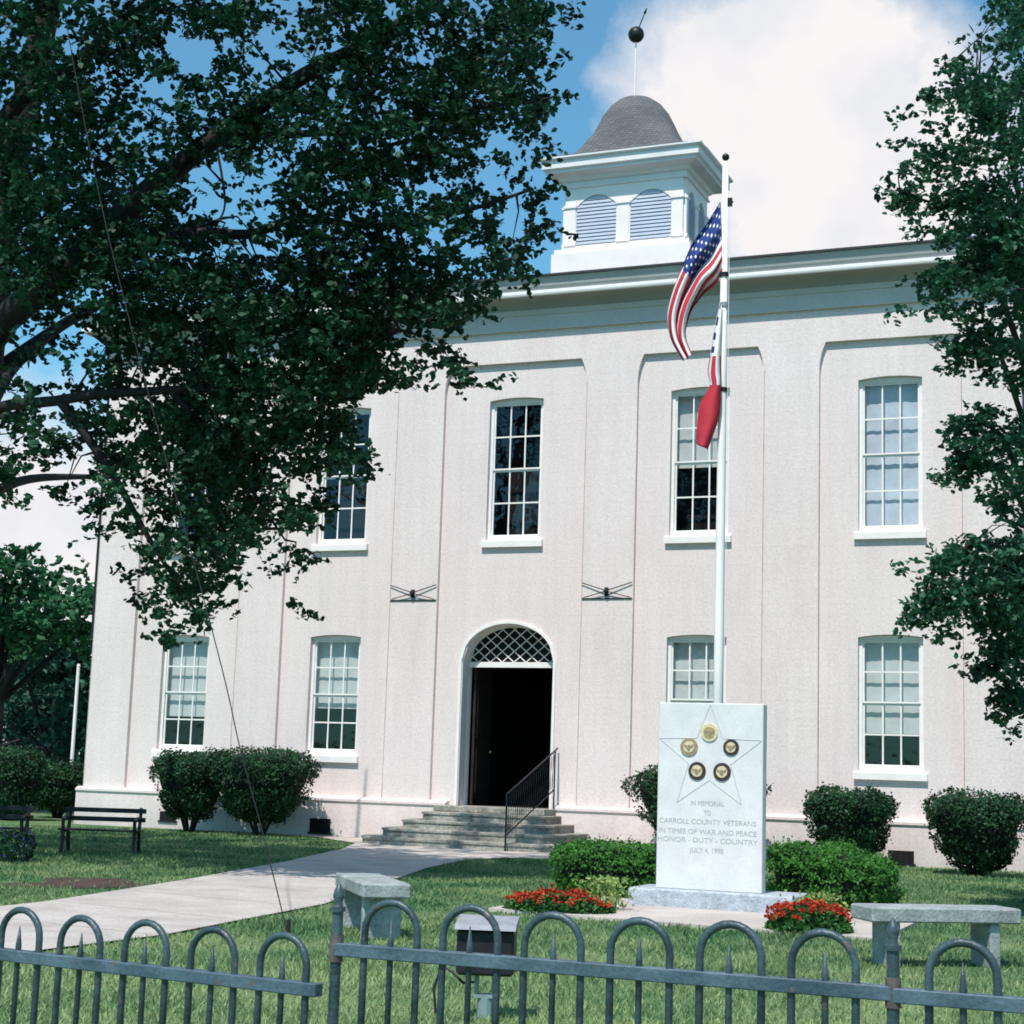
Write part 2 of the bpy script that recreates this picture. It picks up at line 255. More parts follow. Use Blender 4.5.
# ------------------------------------------------------------------ mesh helpers
ORG = {}   # world origin of each root
def origin(o):
    while o is not None and o.parent is not None: o = o.parent
    return Vector(o.location) if o is not None else Vector((0, 0, 0))
class MB:
    def __init__(s): s.v = []; s.f = []; s.mi = []; s.cur = 0
    def add(s, vs, fs):
        b = len(s.v); s.v += [tuple(map(float, v)) for v in vs]
        for f in fs: s.f.append([b+i for i in f]); s.mi.append(s.cur)
    def box(s, x0, x1, y0, y1, z0, z1, M4=None):
        vs = [(x, y, z) for z in (z0, z1) for y in (y0, y1) for x in (x0, x1)]
        if M4 is not None: vs = [tuple(M4 @ Vector(v)) for v in vs]
        s.add(vs, [(0, 2, 3, 1), (4, 5, 7, 6), (0, 1, 5, 4), (2, 6, 7, 3), (0, 4, 6, 2), (1, 3, 7, 5)])
    def bevbox(s, x0, x1, y0, y1, z0, z1, b=.02, M4=None):
        # box with chamfered edges: three nested rings
        rings = []
        for (i, z) in ((b, z0), (0, z0+b), (0, z1-b), (b, z1)):
            a0, a1, c0, c1 = x0+i, x1-i, y0+i, y1-i; q = b
            rings.append([(a0+q, c0, z), (a1-q, c0, z), (a1, c0+q, z), (a1, c1-q, z), (a1-q, c1, z), (a0+q, c1, z), (a0, c1-q, z), (a0, c0+q, z)])
        vs = [p for r in rings for p in r]
        if M4 is not None: vs = [tuple(M4 @ Vector(v)) for v in vs]
        fs = [tuple(range(7, -1, -1)), tuple(range(24, 32))]
        for k in range(3):
            for i in range(8):
                j = (i+1) % 8; fs.append((k*8+i, k*8+j, k*8+8+j, k*8+8+i))
        s.add(vs, fs)
    def tube(s, pts, rad, n=8, cap=True):
        pts = [Vector(p) for p in pts]
        if not hasattr(rad, '__len__'): rad = [rad]*len(pts)
        rings = []; prev = None
        for i, p in enumerate(pts):
            t = (pts[min(i+1, len(pts)-1)] - pts[max(i-1, 0)]).normalized()
            if prev is None:
                a = Vector((0, 0, 1)) if abs(t.z) < .9 else Vector((1, 0, 0)); u = t.cross(a).normalized()
            else: u = (prev - t*prev.dot(t)).normalized()
            prev = u; w = t.cross(u)
            rings.append([p + (u*math.cos(2*PI*k/n) + w*math.sin(2*PI*k/n))*rad[i] for k in range(n)])
        vs = [v for r in rings for v in r]; fs = []
        for i in range(len(pts)-1):
            for k in range(n):
                j = (k+1) % n; fs.append((i*n+k, i*n+j, (i+1)*n+j, (i+1)*n+k))
        if cap: fs.append(tuple(range(n-1, -1, -1))); fs.append(tuple(range((len(pts)-1)*n, len(pts)*n)))
        s.add(vs, fs)
    def lathe(s, c, prof, n=16):
        vs = []; fs = []
        for r, z in prof: vs += [(c[0]+r*math.cos(2*PI*k/n), c[1]+r*math.sin(2*PI*k/n), c[2]+z) for k in range(n)]
        for i in range(len(prof)-1):
            for k in range(n):
                j = (k+1) % n; fs.append((i*n+k, i*n+j, (i+1)*n+j, (i+1)*n+k))
        s.add(vs, fs)
    def ball(s, c, r, n=12):
        s.lathe(c, [(r*math.sin(PI*i/8)+1e-4, -r*math.cos(PI*i/8)) for i in range(9)], n)
    def prism(s, poly, axis, a, b):
        # poly: list of 2D points; axis 'y': (x,z) extruded y a..b ; 'x': (y,z); 'z': (x,y)
        def P(p, t): return {'y': (p[0], t, p[1]), 'x': (t, p[0], p[1]), 'z': (p[0], p[1], t)}[axis]
        n = len(poly); vs = [P(p, a) for p in poly] + [P(p, b) for p in poly]
        fs = [tuple(range(n)), tuple(range(2*n-1, n-1, -1))]
        for i in range(n):
            j = (i+1) % n; fs.append((i, n+i, n+j, j))
        s.add(vs, fs)
    def ring(s, prof, x0, x1, y0, y1):
        vs = []; fs = []
        for o, z in prof: vs += [(x0-o, y0-o, z), (x1+o, y0-o, z), (x1+o, y1+o, z), (x0-o, y1+o, z)]
        for i in range(len(prof)-1):
            for k in range(4):
                j = (k+1) % 4; fs.append((i*4+k, i*4+j, i*4+4+j, i*4+4+k))
        s.add(vs, fs)
    def build(s, name, mats, parent=None, smooth=False, fix=True):
        o = Vector((0, 0, 0)) if parent is None else origin(parent)
        me = bpy.data.meshes.new(name)
        me.from_pydata([(v[0]-o.x, v[1]-o.y, v[2]-o.z) for v in s.v], [], s.f)
        if not isinstance(mats, (list, tuple)): mats = [mats]
        for m_ in mats: me.materials.append(m_)
        if len(mats) > 1: me.polygons.foreach_set('material_index', s.mi)
        if fix:
            import bmesh
            bm = bmesh.new(); bm.from_mesh(me); bmesh.ops.recalc_face_normals(bm, faces=bm.faces); bm.to_mesh(me); bm.free()
        if smooth: me.polygons.foreach_set('use_smooth', [True]*len(me.polygons))
        ob = bpy.data.objects.new(name, me); COL.objects.link(ob)
        if parent is not None: ob.parent = parent
        return ob
def thing(name, loc, label, cat, group=None):
    o = bpy.data.objects.new(name, None); COL.objects.link(o); o.location = [float(c) for c in loc]; o.empty_display_size = .3
    return tag(o, label, cat, group)
def tag(o, label, cat, group=None):
    o['label'] = label; o['category'] = cat
    if group: o['group'] = group
    return o
def struct(o, kind='structure'): o['kind'] = kind; return o

LEAF6 = np.array([[0, 0, 0], [.30, .24, .03], [.68, .30, .05], [1, 0, -.02], [.68, -.30, .05], [.30, -.24, .03]]) - [.5, 0, 0]
LEAF4 = np.array([[0, 0, 0], [.5, .32, .04], [1, 0, 0], [.5, -.32, .04]]) - [.5, 0, 0]
def fast_mesh(name, V, nper, mats, parent=None):
    """V: (n, nper, 3) array, one polygon each"""
    n = V.shape[0]; o = origin(parent) if parent is not None else Vector((0, 0, 0))
    me = bpy.data.meshes.new(name)
    me.vertices.add(n*nper); me.vertices.foreach_set('co', (V.reshape(-1, 3) - np.array(o)).astype(np.float32).ravel())
    me.loops.add(n*nper); me.loops.foreach_set('vertex_index', np.arange(n*nper, dtype=np.int32))
    me.polygons.add(n); me.polygons.foreach_set('loop_start', np.arange(0, n*nper, nper, dtype=np.int32))
    me.update(calc_edges=True); me.validate()
    me.materials.append(mats)
    ob = bpy.data.objects.new(name, me); COL.objects.link(ob)
    if parent is not None: ob.parent = parent
    return ob
def leaves(P, size, up=.6, shape=LEAF6, nrm=None, jit=.35):
    """leaf polygons at points P"""
    n = len(P); d = rng.normal(size=(n, 3)); d /= np.linalg.norm(d, axis=1)[:, None]
    nr = d*(1-up) + (np.array([0, 0, 1.])*up if nrm is None else nrm*up); nr /= np.linalg.norm(nr, axis=1)[:, None]
    a = rng.normal(size=(n, 3)); a -= nr*(a*nr).sum(1)[:, None]; a /= np.linalg.norm(a, axis=1)[:, None]
    b = np.cross(nr, a); s = size*(1 + jit*rng.uniform(-1, 1, n))
    return P[:, None, :] + s[:, None, None]*(shape[None, :, 0:1]*a[:, None, :] + shape[None, :, 1:2]*b[:, None, :] + shape[None, :, 2:3]*nr[:, None, :])
def clump_points(C, n, r, flat=.65):
    k = len(C); q = max(1, n//8)                       # leaves sit along short sprays that leave the clump's twig
    O = np.repeat(C, q, axis=0) + rng.normal(size=(k*q, 3))*np.array([r, r, r*flat])*.8
    d = rng.normal(size=(k*q, 3))*np.array([1, 1, .55]) + np.array([0, 0, -.25]); d /= np.linalg.norm(d, axis=1)[:, None]
    t = rng.uniform(-1, 1, (k*q, 8)); w_ = rng.normal(size=(k*q, 8, 3))*r*.13
    return (O[:, None, :] + d[:, None, :]*(t[:, :, None]*r*.95) + w_).reshape(-1, 3)

# ------------------------------------------------------------------ sky and sun
SUN_EL, SUN_AZ = math.radians(59), math.radians(3)      # azimuth: towards the left of the building's front
w = bpy.data.worlds.new('World'); scene.world = w; w.use_nodes = True
nt = w.node_tree; nt.nodes.clear(); L = nt.links.new
wo = N(nt, 'ShaderNodeOutputWorld')
sky = N(nt, 'ShaderNodeTexSky', sky_type='NISHITA'); sky.sun_disc = False; sky.sun_elevation = SUN_EL; sky.sun_rotation = PI + SUN_AZ
sky.air_density = 1.0; sky.dust_density = .4; sky.ozone_density = 2.5
tint = N(nt, 'ShaderNodeMix', data_type='RGBA', blend_type='MULTIPLY'); tint.inputs[0].default_value = 1
tint.inputs[7].default_value = (.47, 1.08, 1.13, 1); L(sky.outputs[0], tint.inputs[6])
b1 = N(nt, 'ShaderNodeBackground'); b1.inputs[1].default_value = .15; L(tint.outputs[2], b1.inputs[0])
tc = N(nt, 'ShaderNodeTexCoord'); sx = N(nt, 'ShaderNodeSeparateXYZ'); L(tc.outputs['Generated'], sx.inputs[0])
nz = N(nt, 'ShaderNodeTexNoise'); nz.inputs['Scale'].default_value = 5; nz.inputs['Detail'].default_value = 9; nz.inputs['Roughness'].default_value = .6
L(tc.outputs['Generated'], nz.inputs['Vector'])
def M2(op, a, b=None, c=None):
    n = N(nt, 'ShaderNodeMath', operation=op)
    for i, q in enumerate((a, b, c)):
        if q is None: continue
        if isinstance(q, (int, float)): n.inputs[i].default_value = q
        else: L(q, n.inputs[i])
    return n.outputs[0]
cdir = ray(815, 135); cdir = cdir/np.linalg.norm(cdir)       # the big cumulus stands over the building's right half
vd = N(nt, 'ShaderNodeVectorMath', operation='DISTANCE'); L(tc.outputs['Generated'], vd.inputs[0]); vd.inputs[1].default_value = tuple(cdir)
puff = M2('SUBTRACT', .128, M2('ADD', vd.outputs['Value'], M2('MULTIPLY', M2('SUBTRACT', nz.outputs[0], .5), -.22)))
puff = M2('MULTIPLY', puff, 24.)
low = M2('MULTIPLY', M2('SUBTRACT', M2('ADD', .235, M2('MULTIPLY', M2('SUBTRACT', nz.outputs[0], .5), .3)), sx.outputs[2]), 14.)
nz2 = N(nt, 'ShaderNodeTexNoise'); nz2.inputs['Scale'].default_value = 3.2; nz2.inputs['Detail'].default_value = 8; L(tc.outputs['Generated'], nz2.inputs['Vector'])
wisps = M2('MULTIPLY', M2('SUBTRACT', nz2.outputs[0], .57), 5.)
low = M2('MULTIPLY', low, M2('MAXIMUM', M2('MINIMUM', M2('ADD', M2('MULTIPLY', sx.outputs[1], 2.), .1), 1.), 0.))
# clear patch to the left of the cupola
clr = ray(420, 110); clr = clr/np.linalg.norm(clr)
vc = N(nt, 'ShaderNodeVectorMath', operation='DISTANCE'); L(tc.outputs['Generated'], vc.inputs[0]); vc.inputs[1].default_value = tuple(clr)
wisps = M2('SUBTRACT', wisps, M2('MULTIPLY', M2('MAXIMUM', M2('SUBTRACT', .30, vc.outputs['Value']), 0.), 12.))
mask = M2('MINIMUM', M2('MAXIMUM', M2('MAXIMUM', puff, low), wisps), 1.)
mask = M2('MAXIMUM', mask, 0.06)
ncl = N(nt, 'ShaderNodeTexNoise'); ncl.inputs['Scale'].default_value = 11; ncl.inputs['Detail'].default_value = 7; L(tc.outputs['Generated'], ncl.inputs['Vector'])
crp = N(nt, 'ShaderNodeValToRGB'); crp.color_ramp.elements[0].position = .32; crp.color_ramp.elements[1].position = .54
crp.color_ramp.elements[0].color = (.80, .84, .91, 1); crp.color_ramp.elements[1].color = (1.0, .965, .97, 1); L(ncl.outputs[0], crp.inputs[0])
b2 = N(nt, 'ShaderNodeBackground'); L(crp.outputs[0], b2.inputs[0]); b2.inputs[1].default_value = .95
mx = N(nt, 'ShaderNodeMixShader'); L(mask, mx.inputs[0]); L(b1.outputs[0], mx.inputs[1]); L(b2.outputs[0], mx.inputs[2]); L(mx.outputs[0], wo.inputs[0])
sun = bpy.data.objects.new('sun', bpy.data.lights.new('sun', 'SUN')); COL.objects.link(sun)
sun.data.energy = 4.9; sun.data.angle = math.radians(.5); sun.data.color = (1, .95, .88)
sd = Vector((-math.sin(SUN_AZ)*math.cos(SUN_EL), -math.cos(SUN_AZ)*math.cos(SUN_EL), math.sin(SUN_EL)))
sun.rotation_euler = sd.to_track_quat('Z', 'Y').to_euler()

# ------------------------------------------------------------------ ground, path, street
g = MB(); S = 1500; nG = 24
g.add([(-S, -S, 0), (S, -S, 0), (S, S, 0), (-S, S, 0)], [(0, 1, 2, 3)]); struct(g.build('ground', M['ground'], fix=False))
def smooth_poly(pts, n=6, closed=True):
    out = []; k = len(pts)
    for i in range(k):
        p0, p1, p2, p3 = [np.array(pts[(i+j-1) % k]) for j in range(4)]
        for t in np.linspace(0, 1, n, endpoint=False):
            out.append(tuple(.5*((2*p1) + (p2-p0)*t + (2*p0-5*p1+4*p2-p3)*t*t + (3*p1-p0-3*p2+p3)*t**3)))
    return out
left_edge = [(-6.0, .0), (-3.4, -.9), (-1.9, -2.3), (-1.0, -4.5), (.2, -8.4), (1.3, -12.6), (2.1, -16.3), (2.3, -19.5), (1.5, -24), (.5, -28)]
right_edge = [(3.6, -28), (4.6, -22), (4.72, -18.2), (4.2, -14.6), (3.2, -11.2), (2.3, -8.2), (1.75, -5.6), (1.95, -4.4), (2.9, -3.95), (4.2, -3.5), (5.0, -2.2), (5.2, 0)]
path_poly = left_edge + right_edge
pm = MB(); pm.add([(x, y, .018) for x, y in path_poly], [tuple(range(len(path_poly)))])
import bmesh
po = pm.build('path', path_material()); struct(po)
bm = bmesh.new(); bm.from_mesh(po.data); bmesh.ops.triangulate(bm, faces=bm.faces); bm.to_mesh(po.data); bm.free()
pad_poly = [(5.75, -14.0), (6.9, -14.2), (9.75, -14.45), (9.7, -11.55), (5.7, -11.55)]
sm = MB(); sm.prism(pad_poly, 'z', .0, .035); struct(sm.build('paving_slab', M['concrete']))
st = MB(); st.add([(-80, 2, .012), (-17.5, 2, .012), (-17.5, 40, .012), (-80, 40, .012)], [(0, 1, 2, 3)]); struct(st.build('street', M['asphalt']))
dm = MB()
dc = gnd(88, 884); dp = []
for k in range(18):
    a = 2*PI*k/18; r = 1 + .3*math.sin(3*a+1) + .15*math.sin(5*a)
    dp.append((dc[0] + .8*r*math.cos(a), dc[1] + .85*r*math.sin(a), .006))
dm.add(dp, [tuple(range(18))]); struct(dm.build('bare_soil', M['dirt']))

def in_poly(X, Y, poly):
    ins = np.zeros(len(X), bool); n = len(poly)
    for i in range(n):
        x1, y1 = poly[i]; x2, y2 = poly[(i+1) % n]
        c = ((y1 > Y) != (y2 > Y)) & (X < (x2-x1)*(Y-y1)/(y2-y1+1e-12) + x1)
        ins ^= c
    return ins
def grass_field(n):
    # more blades close to the viewer
    t = rng.uniform(0, 1, n); dep = 7.5 + 27*t**1.25
    u = rng.uniform(-.40, .55, n)
    X = CAM[0] + dep*(_F0[0] + u*_R0[0]); Y = CAM[1] + dep*(_F0[1] + u*_R0[1])
    keep = ~in_poly(X, Y, path_poly) & ~in_poly(X, Y, pad_poly) & (Y < -.2)
    dd = np.hypot(X-dc[0], Y-dc[1]); keep &= (dd > rng.uniform(.0, 1.35, n))
    X, Y, dep = X[keep], Y[keep], dep[keep]; n = len(X)
    pn = np.array([mnoise.noise(Vector((x*.8, y*.8, 0))) for x, y in zip(X[::1], Y[::1])])
    k2 = rng.uniform(-.7, .8, n) < pn + .35; X, Y, dep, pn = X[k2], Y[k2], dep[k2], pn[k2]; n = len(X)
    h = (.028 + .022*rng.uniform(0, 1, n)) * (1 + .5*pn); wd = .003 + .00033*dep
    a = rng.uniform(0, 2*PI, n); lean = rng.normal(0, .5, (n, 2))*h[:, None]
    V = np.zeros((n, 3, 3)); B = np.stack([X, Y, np.zeros(n)], 1)
    ax = np.stack([np.cos(a), np.sin(a), np.zeros(n)], 1)*wd[:, None]
    V[:, 0] = B - ax; V[:, 1] = B + ax; V[:, 2] = B + np.concatenate([lean, h[:, None]], 1)
    return V
gr = fast_mesh('grass', grass_field(390000), 3, M['grass']); struct(gr, 'stuff')

# ------------------------------------------------------------------ courthouse
CH = thing('courthouse', (0, 0, 0), 'large pale two storey courthouse with tall pilasters and a louvred cupola on its roof', 'building')
XW, YB = 9.57, 16.0
HW = .568; LZ0, LZ1, UZ0, UZ1 = 1.60, 3.935, 5.83, 8.60; RISE = .048
LOW = [-7.286, -3.753, 3.753, 7.286]; UPX = [-7.286, -3.753, 0.02, 3.753, 7.286]
REV = .17; DHW = .955; DZ0, DZS, DZT = .71, 3.48, 4.20
ZREC, ZBAND, ZPL = 9.335, 9.95, .757
def arc_pts(xc, hw, z1, rise, n=10):
    return [(xc + hw*(-1+2*i/n), z1 + rise*math.sqrt(max(0, 1-(-1+2*i/n)**2)) if rise > .3 else z1 + rise*(1-(-1+2*i/n)**2)) for i in range(n+1)]
wall = MB()
def opening_column(xc, hw, zs, xa, xb, zlo, zhi):
    """front sheet of one wall bay with openings [(z0,z1,rise)]"""
    def q(x0, x1, z0, z1): wall.add([(x0, 0, z0), (x1, 0, z0), (x1, 0, z1), (x0, 0, z1)], [(0, 1, 2, 3)])
    q(xa, xc-hw, zlo, zhi); q(xc+hw, xb, zlo, zhi)
    z = zlo
    for (hw_, z0, z1, rise) in zs:
        if hw_ < hw: q(xc-hw, xc-hw_, z0-.4, z1+rise+.4); q(xc+hw_, xc+hw, z0-.4, z1+rise+.4); lo, hi = z0-.4, z1+rise+.4
        else: lo, hi = z0, z1+rise+.4
        if lo > z: q(xc-hw, xc+hw, z, lo)
        if lo < z0: q(xc-hw_, xc+hw_, lo, z0)
        A = arc_pts(xc, hw_, z1, rise, 16)
        for (p, r) in zip(A[:-1], A[1:]):
            wall.add([(p[0], 0, p[1]), (r[0], 0, r[1]), (r[0], 0, hi), (p[0], 0, hi)], [(0, 1, 2, 3)])
            wall.add([(p[0], 0, p[1]), (r[0], 0, r[1]), (r[0], REV+.1, r[1]), (p[0], REV+.1, p[1])], [(0, 1, 2, 3)])
        wall.add([(xc-hw_, 0, z0), (xc-hw_, REV+.1, z0), (xc-hw_, REV+.1, z1), (xc-hw_, 0, z1)], [(0, 1, 2, 3)])
        wall.add([(xc+hw_, 0, z0), (xc+hw_, REV+.1, z0), (xc+hw_, REV+.1, z1), (xc+hw_, 0, z1)], [(0, 1, 2, 3)])
        wall.add([(xc-hw_, 0, z0), (xc-hw_, REV+.1, z0), (xc+hw_, REV+.1, z0), (xc+hw_, 0, z0)], [(0, 1, 2, 3)])
        z = hi
    q(xc-hw, xc+hw, z, zhi)
bnds = [-XW, -5.5, -2.02, 2.02, 5.5, XW]
for i, xc in enumerate(UPX):
    if i == 2: opening_column(xc, DHW, [(DHW, DZ0, DZS, DZT-DZS), (HW, UZ0, UZ1, RISE)], bnds[i], bnds[i+1], 0, ZBAND)
    else: opening_column(xc, HW, [(HW, LZ0, LZ1, RISE), (HW, UZ0, UZ1, RISE)], bnds[i], bnds[i+1], 0, ZBAND)
# side and rear walls
for (x0, y0, x1, y1) in ((-XW, 0, -XW, YB), (XW, 0, XW, YB), (-XW, YB, XW, YB)):
    wall.add([(x0, y0, 0), (x1, y1, 0), (x1, y1, ZBAND), (x0, y0, ZBAND)], [(0, 1, 2, 3)])
wall.build('wall', M['wall'], CH, fix=False)
# pilasters: flared at the head
PX = [-9.054, -5.505, -2.02, 2.02, 5.505, 9.054]; PW = .516; YP = -.085
for i, xp in enumerate(PX):
    pb = MB(); a, b = xp-PW, xp+PW
    fl = [(0, 8.86), (.012, 8.98), (.035, 9.10), (.065, 9.21), (.105, 9.30), (.115, ZREC)]
    lf = [(a-(d if i > 0 else 0), z) for d, z in fl]; rt = [(b+(d if i < 5 else 0), z) for d, z in fl]
    poly = [(a, ZPL-.02), (b, ZPL-.02)] + rt + lf[::-1]
    pb.prism(poly, 'y', YP, .0); pb.cur = 1; pb.box(a+.004, a+.018, YP-.003, YP+.002, ZPL+.04, 8.86); pb.build('pilaster', [M['wall'], M['joint']], CH)
bd = MB(); bd.ring([(0, ZREC), (-YP, ZREC), (-YP, ZBAND+.02)], -XW, XW, 0, YB); bd.build('entablature_band', M['wall'], CH)
# plinth (water table), with gap for the door
pl = MB()
def plinth_bar(x0, x1):
    pl.box(x0, x1, -.17, 0, -.05, ZPL-.07)
    pl.prism([(-.17, ZPL-.07), (-.20, ZPL-.055), (-.20, ZPL-.01), (-.10, ZPL+.03), (0, ZPL+.03), (0, ZPL-.07)], 'x', x0, x1)
plinth_bar(-XW-.1, -DHW-.16); plinth_bar(DHW+.16, XW+.1)
for xs in (-1, 1):
    pl.box(min(xs*XW, xs*(XW+.1)), max(xs*XW, xs*(XW+.1)), 0.001, YB+.1, -.05, ZPL)
plo = pl.build('plinth', M['wall'], CH)
# frieze and cornice swept round the building
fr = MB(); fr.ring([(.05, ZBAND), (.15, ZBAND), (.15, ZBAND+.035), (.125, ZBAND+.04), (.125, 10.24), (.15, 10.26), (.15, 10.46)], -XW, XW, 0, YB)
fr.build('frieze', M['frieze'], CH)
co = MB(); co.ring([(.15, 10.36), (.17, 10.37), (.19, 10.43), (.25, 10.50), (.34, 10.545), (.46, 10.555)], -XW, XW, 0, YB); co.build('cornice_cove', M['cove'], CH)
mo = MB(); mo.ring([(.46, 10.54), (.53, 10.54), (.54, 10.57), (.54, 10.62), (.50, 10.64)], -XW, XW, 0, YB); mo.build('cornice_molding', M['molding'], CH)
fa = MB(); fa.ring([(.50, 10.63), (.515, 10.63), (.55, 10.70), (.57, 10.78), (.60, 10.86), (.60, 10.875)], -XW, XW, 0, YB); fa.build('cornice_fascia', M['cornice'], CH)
rf = MB(); E0 = .64
rf.ring([(.58, 10.876), (E0, 10.876), (E0, 10.915)], -XW, XW, 0, YB)
xr = 3.0; zr = 10.915 + (YB/2+E0)*.275
x0, x1, y0, y1 = -XW-E0, XW+E0, -E0, YB+E0
rf.add([(x0, y0, 10.915), (x1, y0, 10.915), (x1, y1, 10.915), (x0, y1, 10.915), (-xr, YB/2, zr), (xr, YB/2, zr)], [(0, 1, 5, 4), (1, 2, 5), (2, 3, 4, 5), (3, 0, 4)])
rf.build('roof', M['roofing'], CH)
# dark rooms behind the glass
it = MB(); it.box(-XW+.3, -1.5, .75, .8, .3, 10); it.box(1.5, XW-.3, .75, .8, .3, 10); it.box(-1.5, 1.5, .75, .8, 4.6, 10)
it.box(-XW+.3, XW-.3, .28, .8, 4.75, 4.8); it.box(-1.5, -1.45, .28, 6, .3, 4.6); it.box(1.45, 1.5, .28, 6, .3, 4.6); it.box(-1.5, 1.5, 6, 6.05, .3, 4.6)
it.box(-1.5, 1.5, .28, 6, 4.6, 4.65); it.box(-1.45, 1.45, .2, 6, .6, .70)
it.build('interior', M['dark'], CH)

def make_window(xc, z0, z1, blind):
    """3 over 3 over 3 over 3 panes in two sashes; blind: list of (zfrac0, zfrac1, material)"""
    yf = REV - .02; fr_ = MB(); H = z1 - z0; c = .062
    fr_.box(xc-HW+.002, xc-HW+c, yf-.06, yf+.06, z0+.001, z1)
    fr_.box(xc+HW-c, xc+HW-.002, yf-.06, yf+.06, z0+.001, z1)
    A = arc_pts(xc, HW-.003, z1-.004, RISE, 10)
    fr_.prism([(xc-HW+.003, z1-.055)] + [(xc+HW-.003, z1-.055)] + A[::-1], 'y', yf-.058, yf+.058)
    fr_.box(xc-HW+c, xc+HW-c, yf-.055, yf+.055, z0+.001, z0+.085)
    gx0, gx1 = xc-HW+c, xc+HW-c; gz0, gz1 = z0+.085, z1-.055; zm = (gz0+gz1)/2
    for (a, b, yo) in ((gz0, zm, -.012), (zm, gz1, -.036)):
        s = .032
        fr_.box(gx0, gx0+s, yf+yo, yf+yo+.03, a, b); fr_.box(gx1-s, gx1, yf+yo, yf+yo+.03, a, b)
        fr_.box(gx0+s, gx1-s, yf+yo+.001, yf+yo+.029, b-.036, b); fr_.box(gx0+s, gx1-s, yf+yo+.001, yf+yo+.029, a, a+.03)
        mh = (a+b)/2; w3 = (gx1-gx0-2*s)/3
        fr_.box(gx0+s, gx1-s, yf+yo+.003, yf+yo+.026, mh-.014, mh+.014)
        for k in (1, 2):
            x = gx0+s+w3*k; fr_.box(x-.014, x+.014, yf+yo+.005, yf+yo+.024, a+.03, b-.036)
    wo_ = fr_.build('window', M['sash'], CH)
    p = MB(); p.add([(gx0, yf+.004, gz0), (gx1, yf+.004, gz0), (gx1, yf+.004, zm), (gx0, yf+.004, zm)], [(0, 1, 2, 3)])
    p.add([(gx0, yf-.02, zm), (gx1, yf-.02, zm), (gx1, yf-.02, gz1), (gx0, yf-.02, gz1)], [(0, 1, 2, 3)]); p.build('pane', M['glass'], wo_)
    sl = MB()
    sl.prism([(-.075, z0-.15), (-.075, z0-.03), (-.06, z0-.02), (REV-.05, z0+.0), (REV-.05, z0-.15)], 'x', xc-HW-.07, xc+HW+.07)
    sl.build('sill', M['trim'], wo_)
    for (f0, f1, key) in blind:
        bl = MB(); n = 26; xs = np.linspace(gx0-.02, gx1+.02, n); wav = .004 if key == 'curtain' else .003
        for za, zb in ((gz0+f0*(gz1-gz0), gz0+f1*(gz1-gz0)),):
            bl.add([(x, yf+.11+wav*math.sin(k*1.3), z) for z in (za, zb) for k, x in enumerate(xs)], [(k, k+1, n+k+1, n+k) for k in range(n-1)])
        bl.build('curtain' if key == 'curtain' else 'blind', M[key], wo_, fix=False)
make_window(LOW[0], LZ0, LZ1, [(.28, 1, 'blind')])
make_window(LOW[1], LZ0, LZ1, [(.38, 1, 'blind')])
make_window(LOW[2], LZ0, LZ1, [(.3, 1, 'blind')])
make_window(LOW[3], LZ0, LZ1, [(.26, 1, 'blind')])
make_window(UPX[0], UZ0, UZ1, [])
make_window(UPX[1], UZ0, UZ1, [])
make_window(UPX[2], UZ0, UZ1, [])
make_window(UPX[3], UZ0, UZ1, [(.47, 1, 'blind')])
make_window(UPX[4], UZ0, UZ1, [(0, 1, 'curtain')])
# doorway: frame, transom, fanlight lattice
df = MB(); yd = .30
A = [(-DHW, DZ0)] + arc_pts(0, DHW, DZS, DZT-DZS, 24) + [(DHW, DZ0)]
B = [(-DHW+.035, DZ0)] + arc_pts(0, DHW-.035, DZS, DZT-DZS-.05, 24) + [(DHW-.035, DZ0)]
def band(mb, A, B, ya, yb):
    n = len(A)
    mb.add([(p[0], ya, p[1]) for p in A] + [(p[0], ya, p[1]) for p in B], [(i, i+1, n+i+1, n+i) for i in range(n-1)])
    mb.add([(p[0], ya, p[1]) for p in B] + [(p[0], yb, p[1]) for p in B], [(i, i+1, n+i+1, n+i) for i in range(n-1)])
    mb.add([(p[0], ya, p[1]) for p in A] + [(p[0], yb, p[1]) for p in A], [(i, i+1, n+i+1, n+i) for i in range(n-1)])
A1 = [(-DHW-.05, DZ0)] + arc_pts(0, DHW+.05, DZS, DZT-DZS+.05, 24) + [(DHW+.05, DZ0)]
A2 = [(-DHW+.004, DZ0)] + arc_pts(0, DHW-.004, DZS, DZT-DZS-.004, 24) + [(DHW-.004, DZ0)]
band(df, A1, A2, -.03, .33); band(df, A2, B, yd, .42)
df.box(-DHW+.035, DHW-.035, yd-.03, yd+.10, 3.37, 3.475)
dfo = df.build('door_frame', M['trim'], CH)
fl = MB(); fh, fw = DZT-.05-3.475, DHW-.035
def inside(x, z): return z > 3.475 and (abs(x) < fw) and z < DZS + (DZT-DZS-.05)*math.sqrt(max(0, 1-(x/fw)**2))
for sgn in (-1, 1):
    for k in range(-8, 9):
        c0 = k*.25; pts = [(x, 3.475+(x-c0)*sgn*.85) for x in np.linspace(-fw, fw, 120)]
        pts = [p for p in pts if inside(*p)]
        if len(pts) > 2: fl.tube([(pts[0][0], yd+.03+.006*sgn, pts[0][1]), (pts[-1][0], yd+.03+.006*sgn, pts[-1][1])], 0.0105, 6)
flo = fl.build('fanlight', M['sash'], CH)
fg = MB(); fp = [(x, z) for x, z in arc_pts(0, fw, DZS, DZT-DZS-.05, 24)]
fg.prism([(-fw, 3.475), (fw, 3.475)] + fp[::-1], 'y', yd+.055, yd+.06); fg.build('pane', M['dark'], flo)
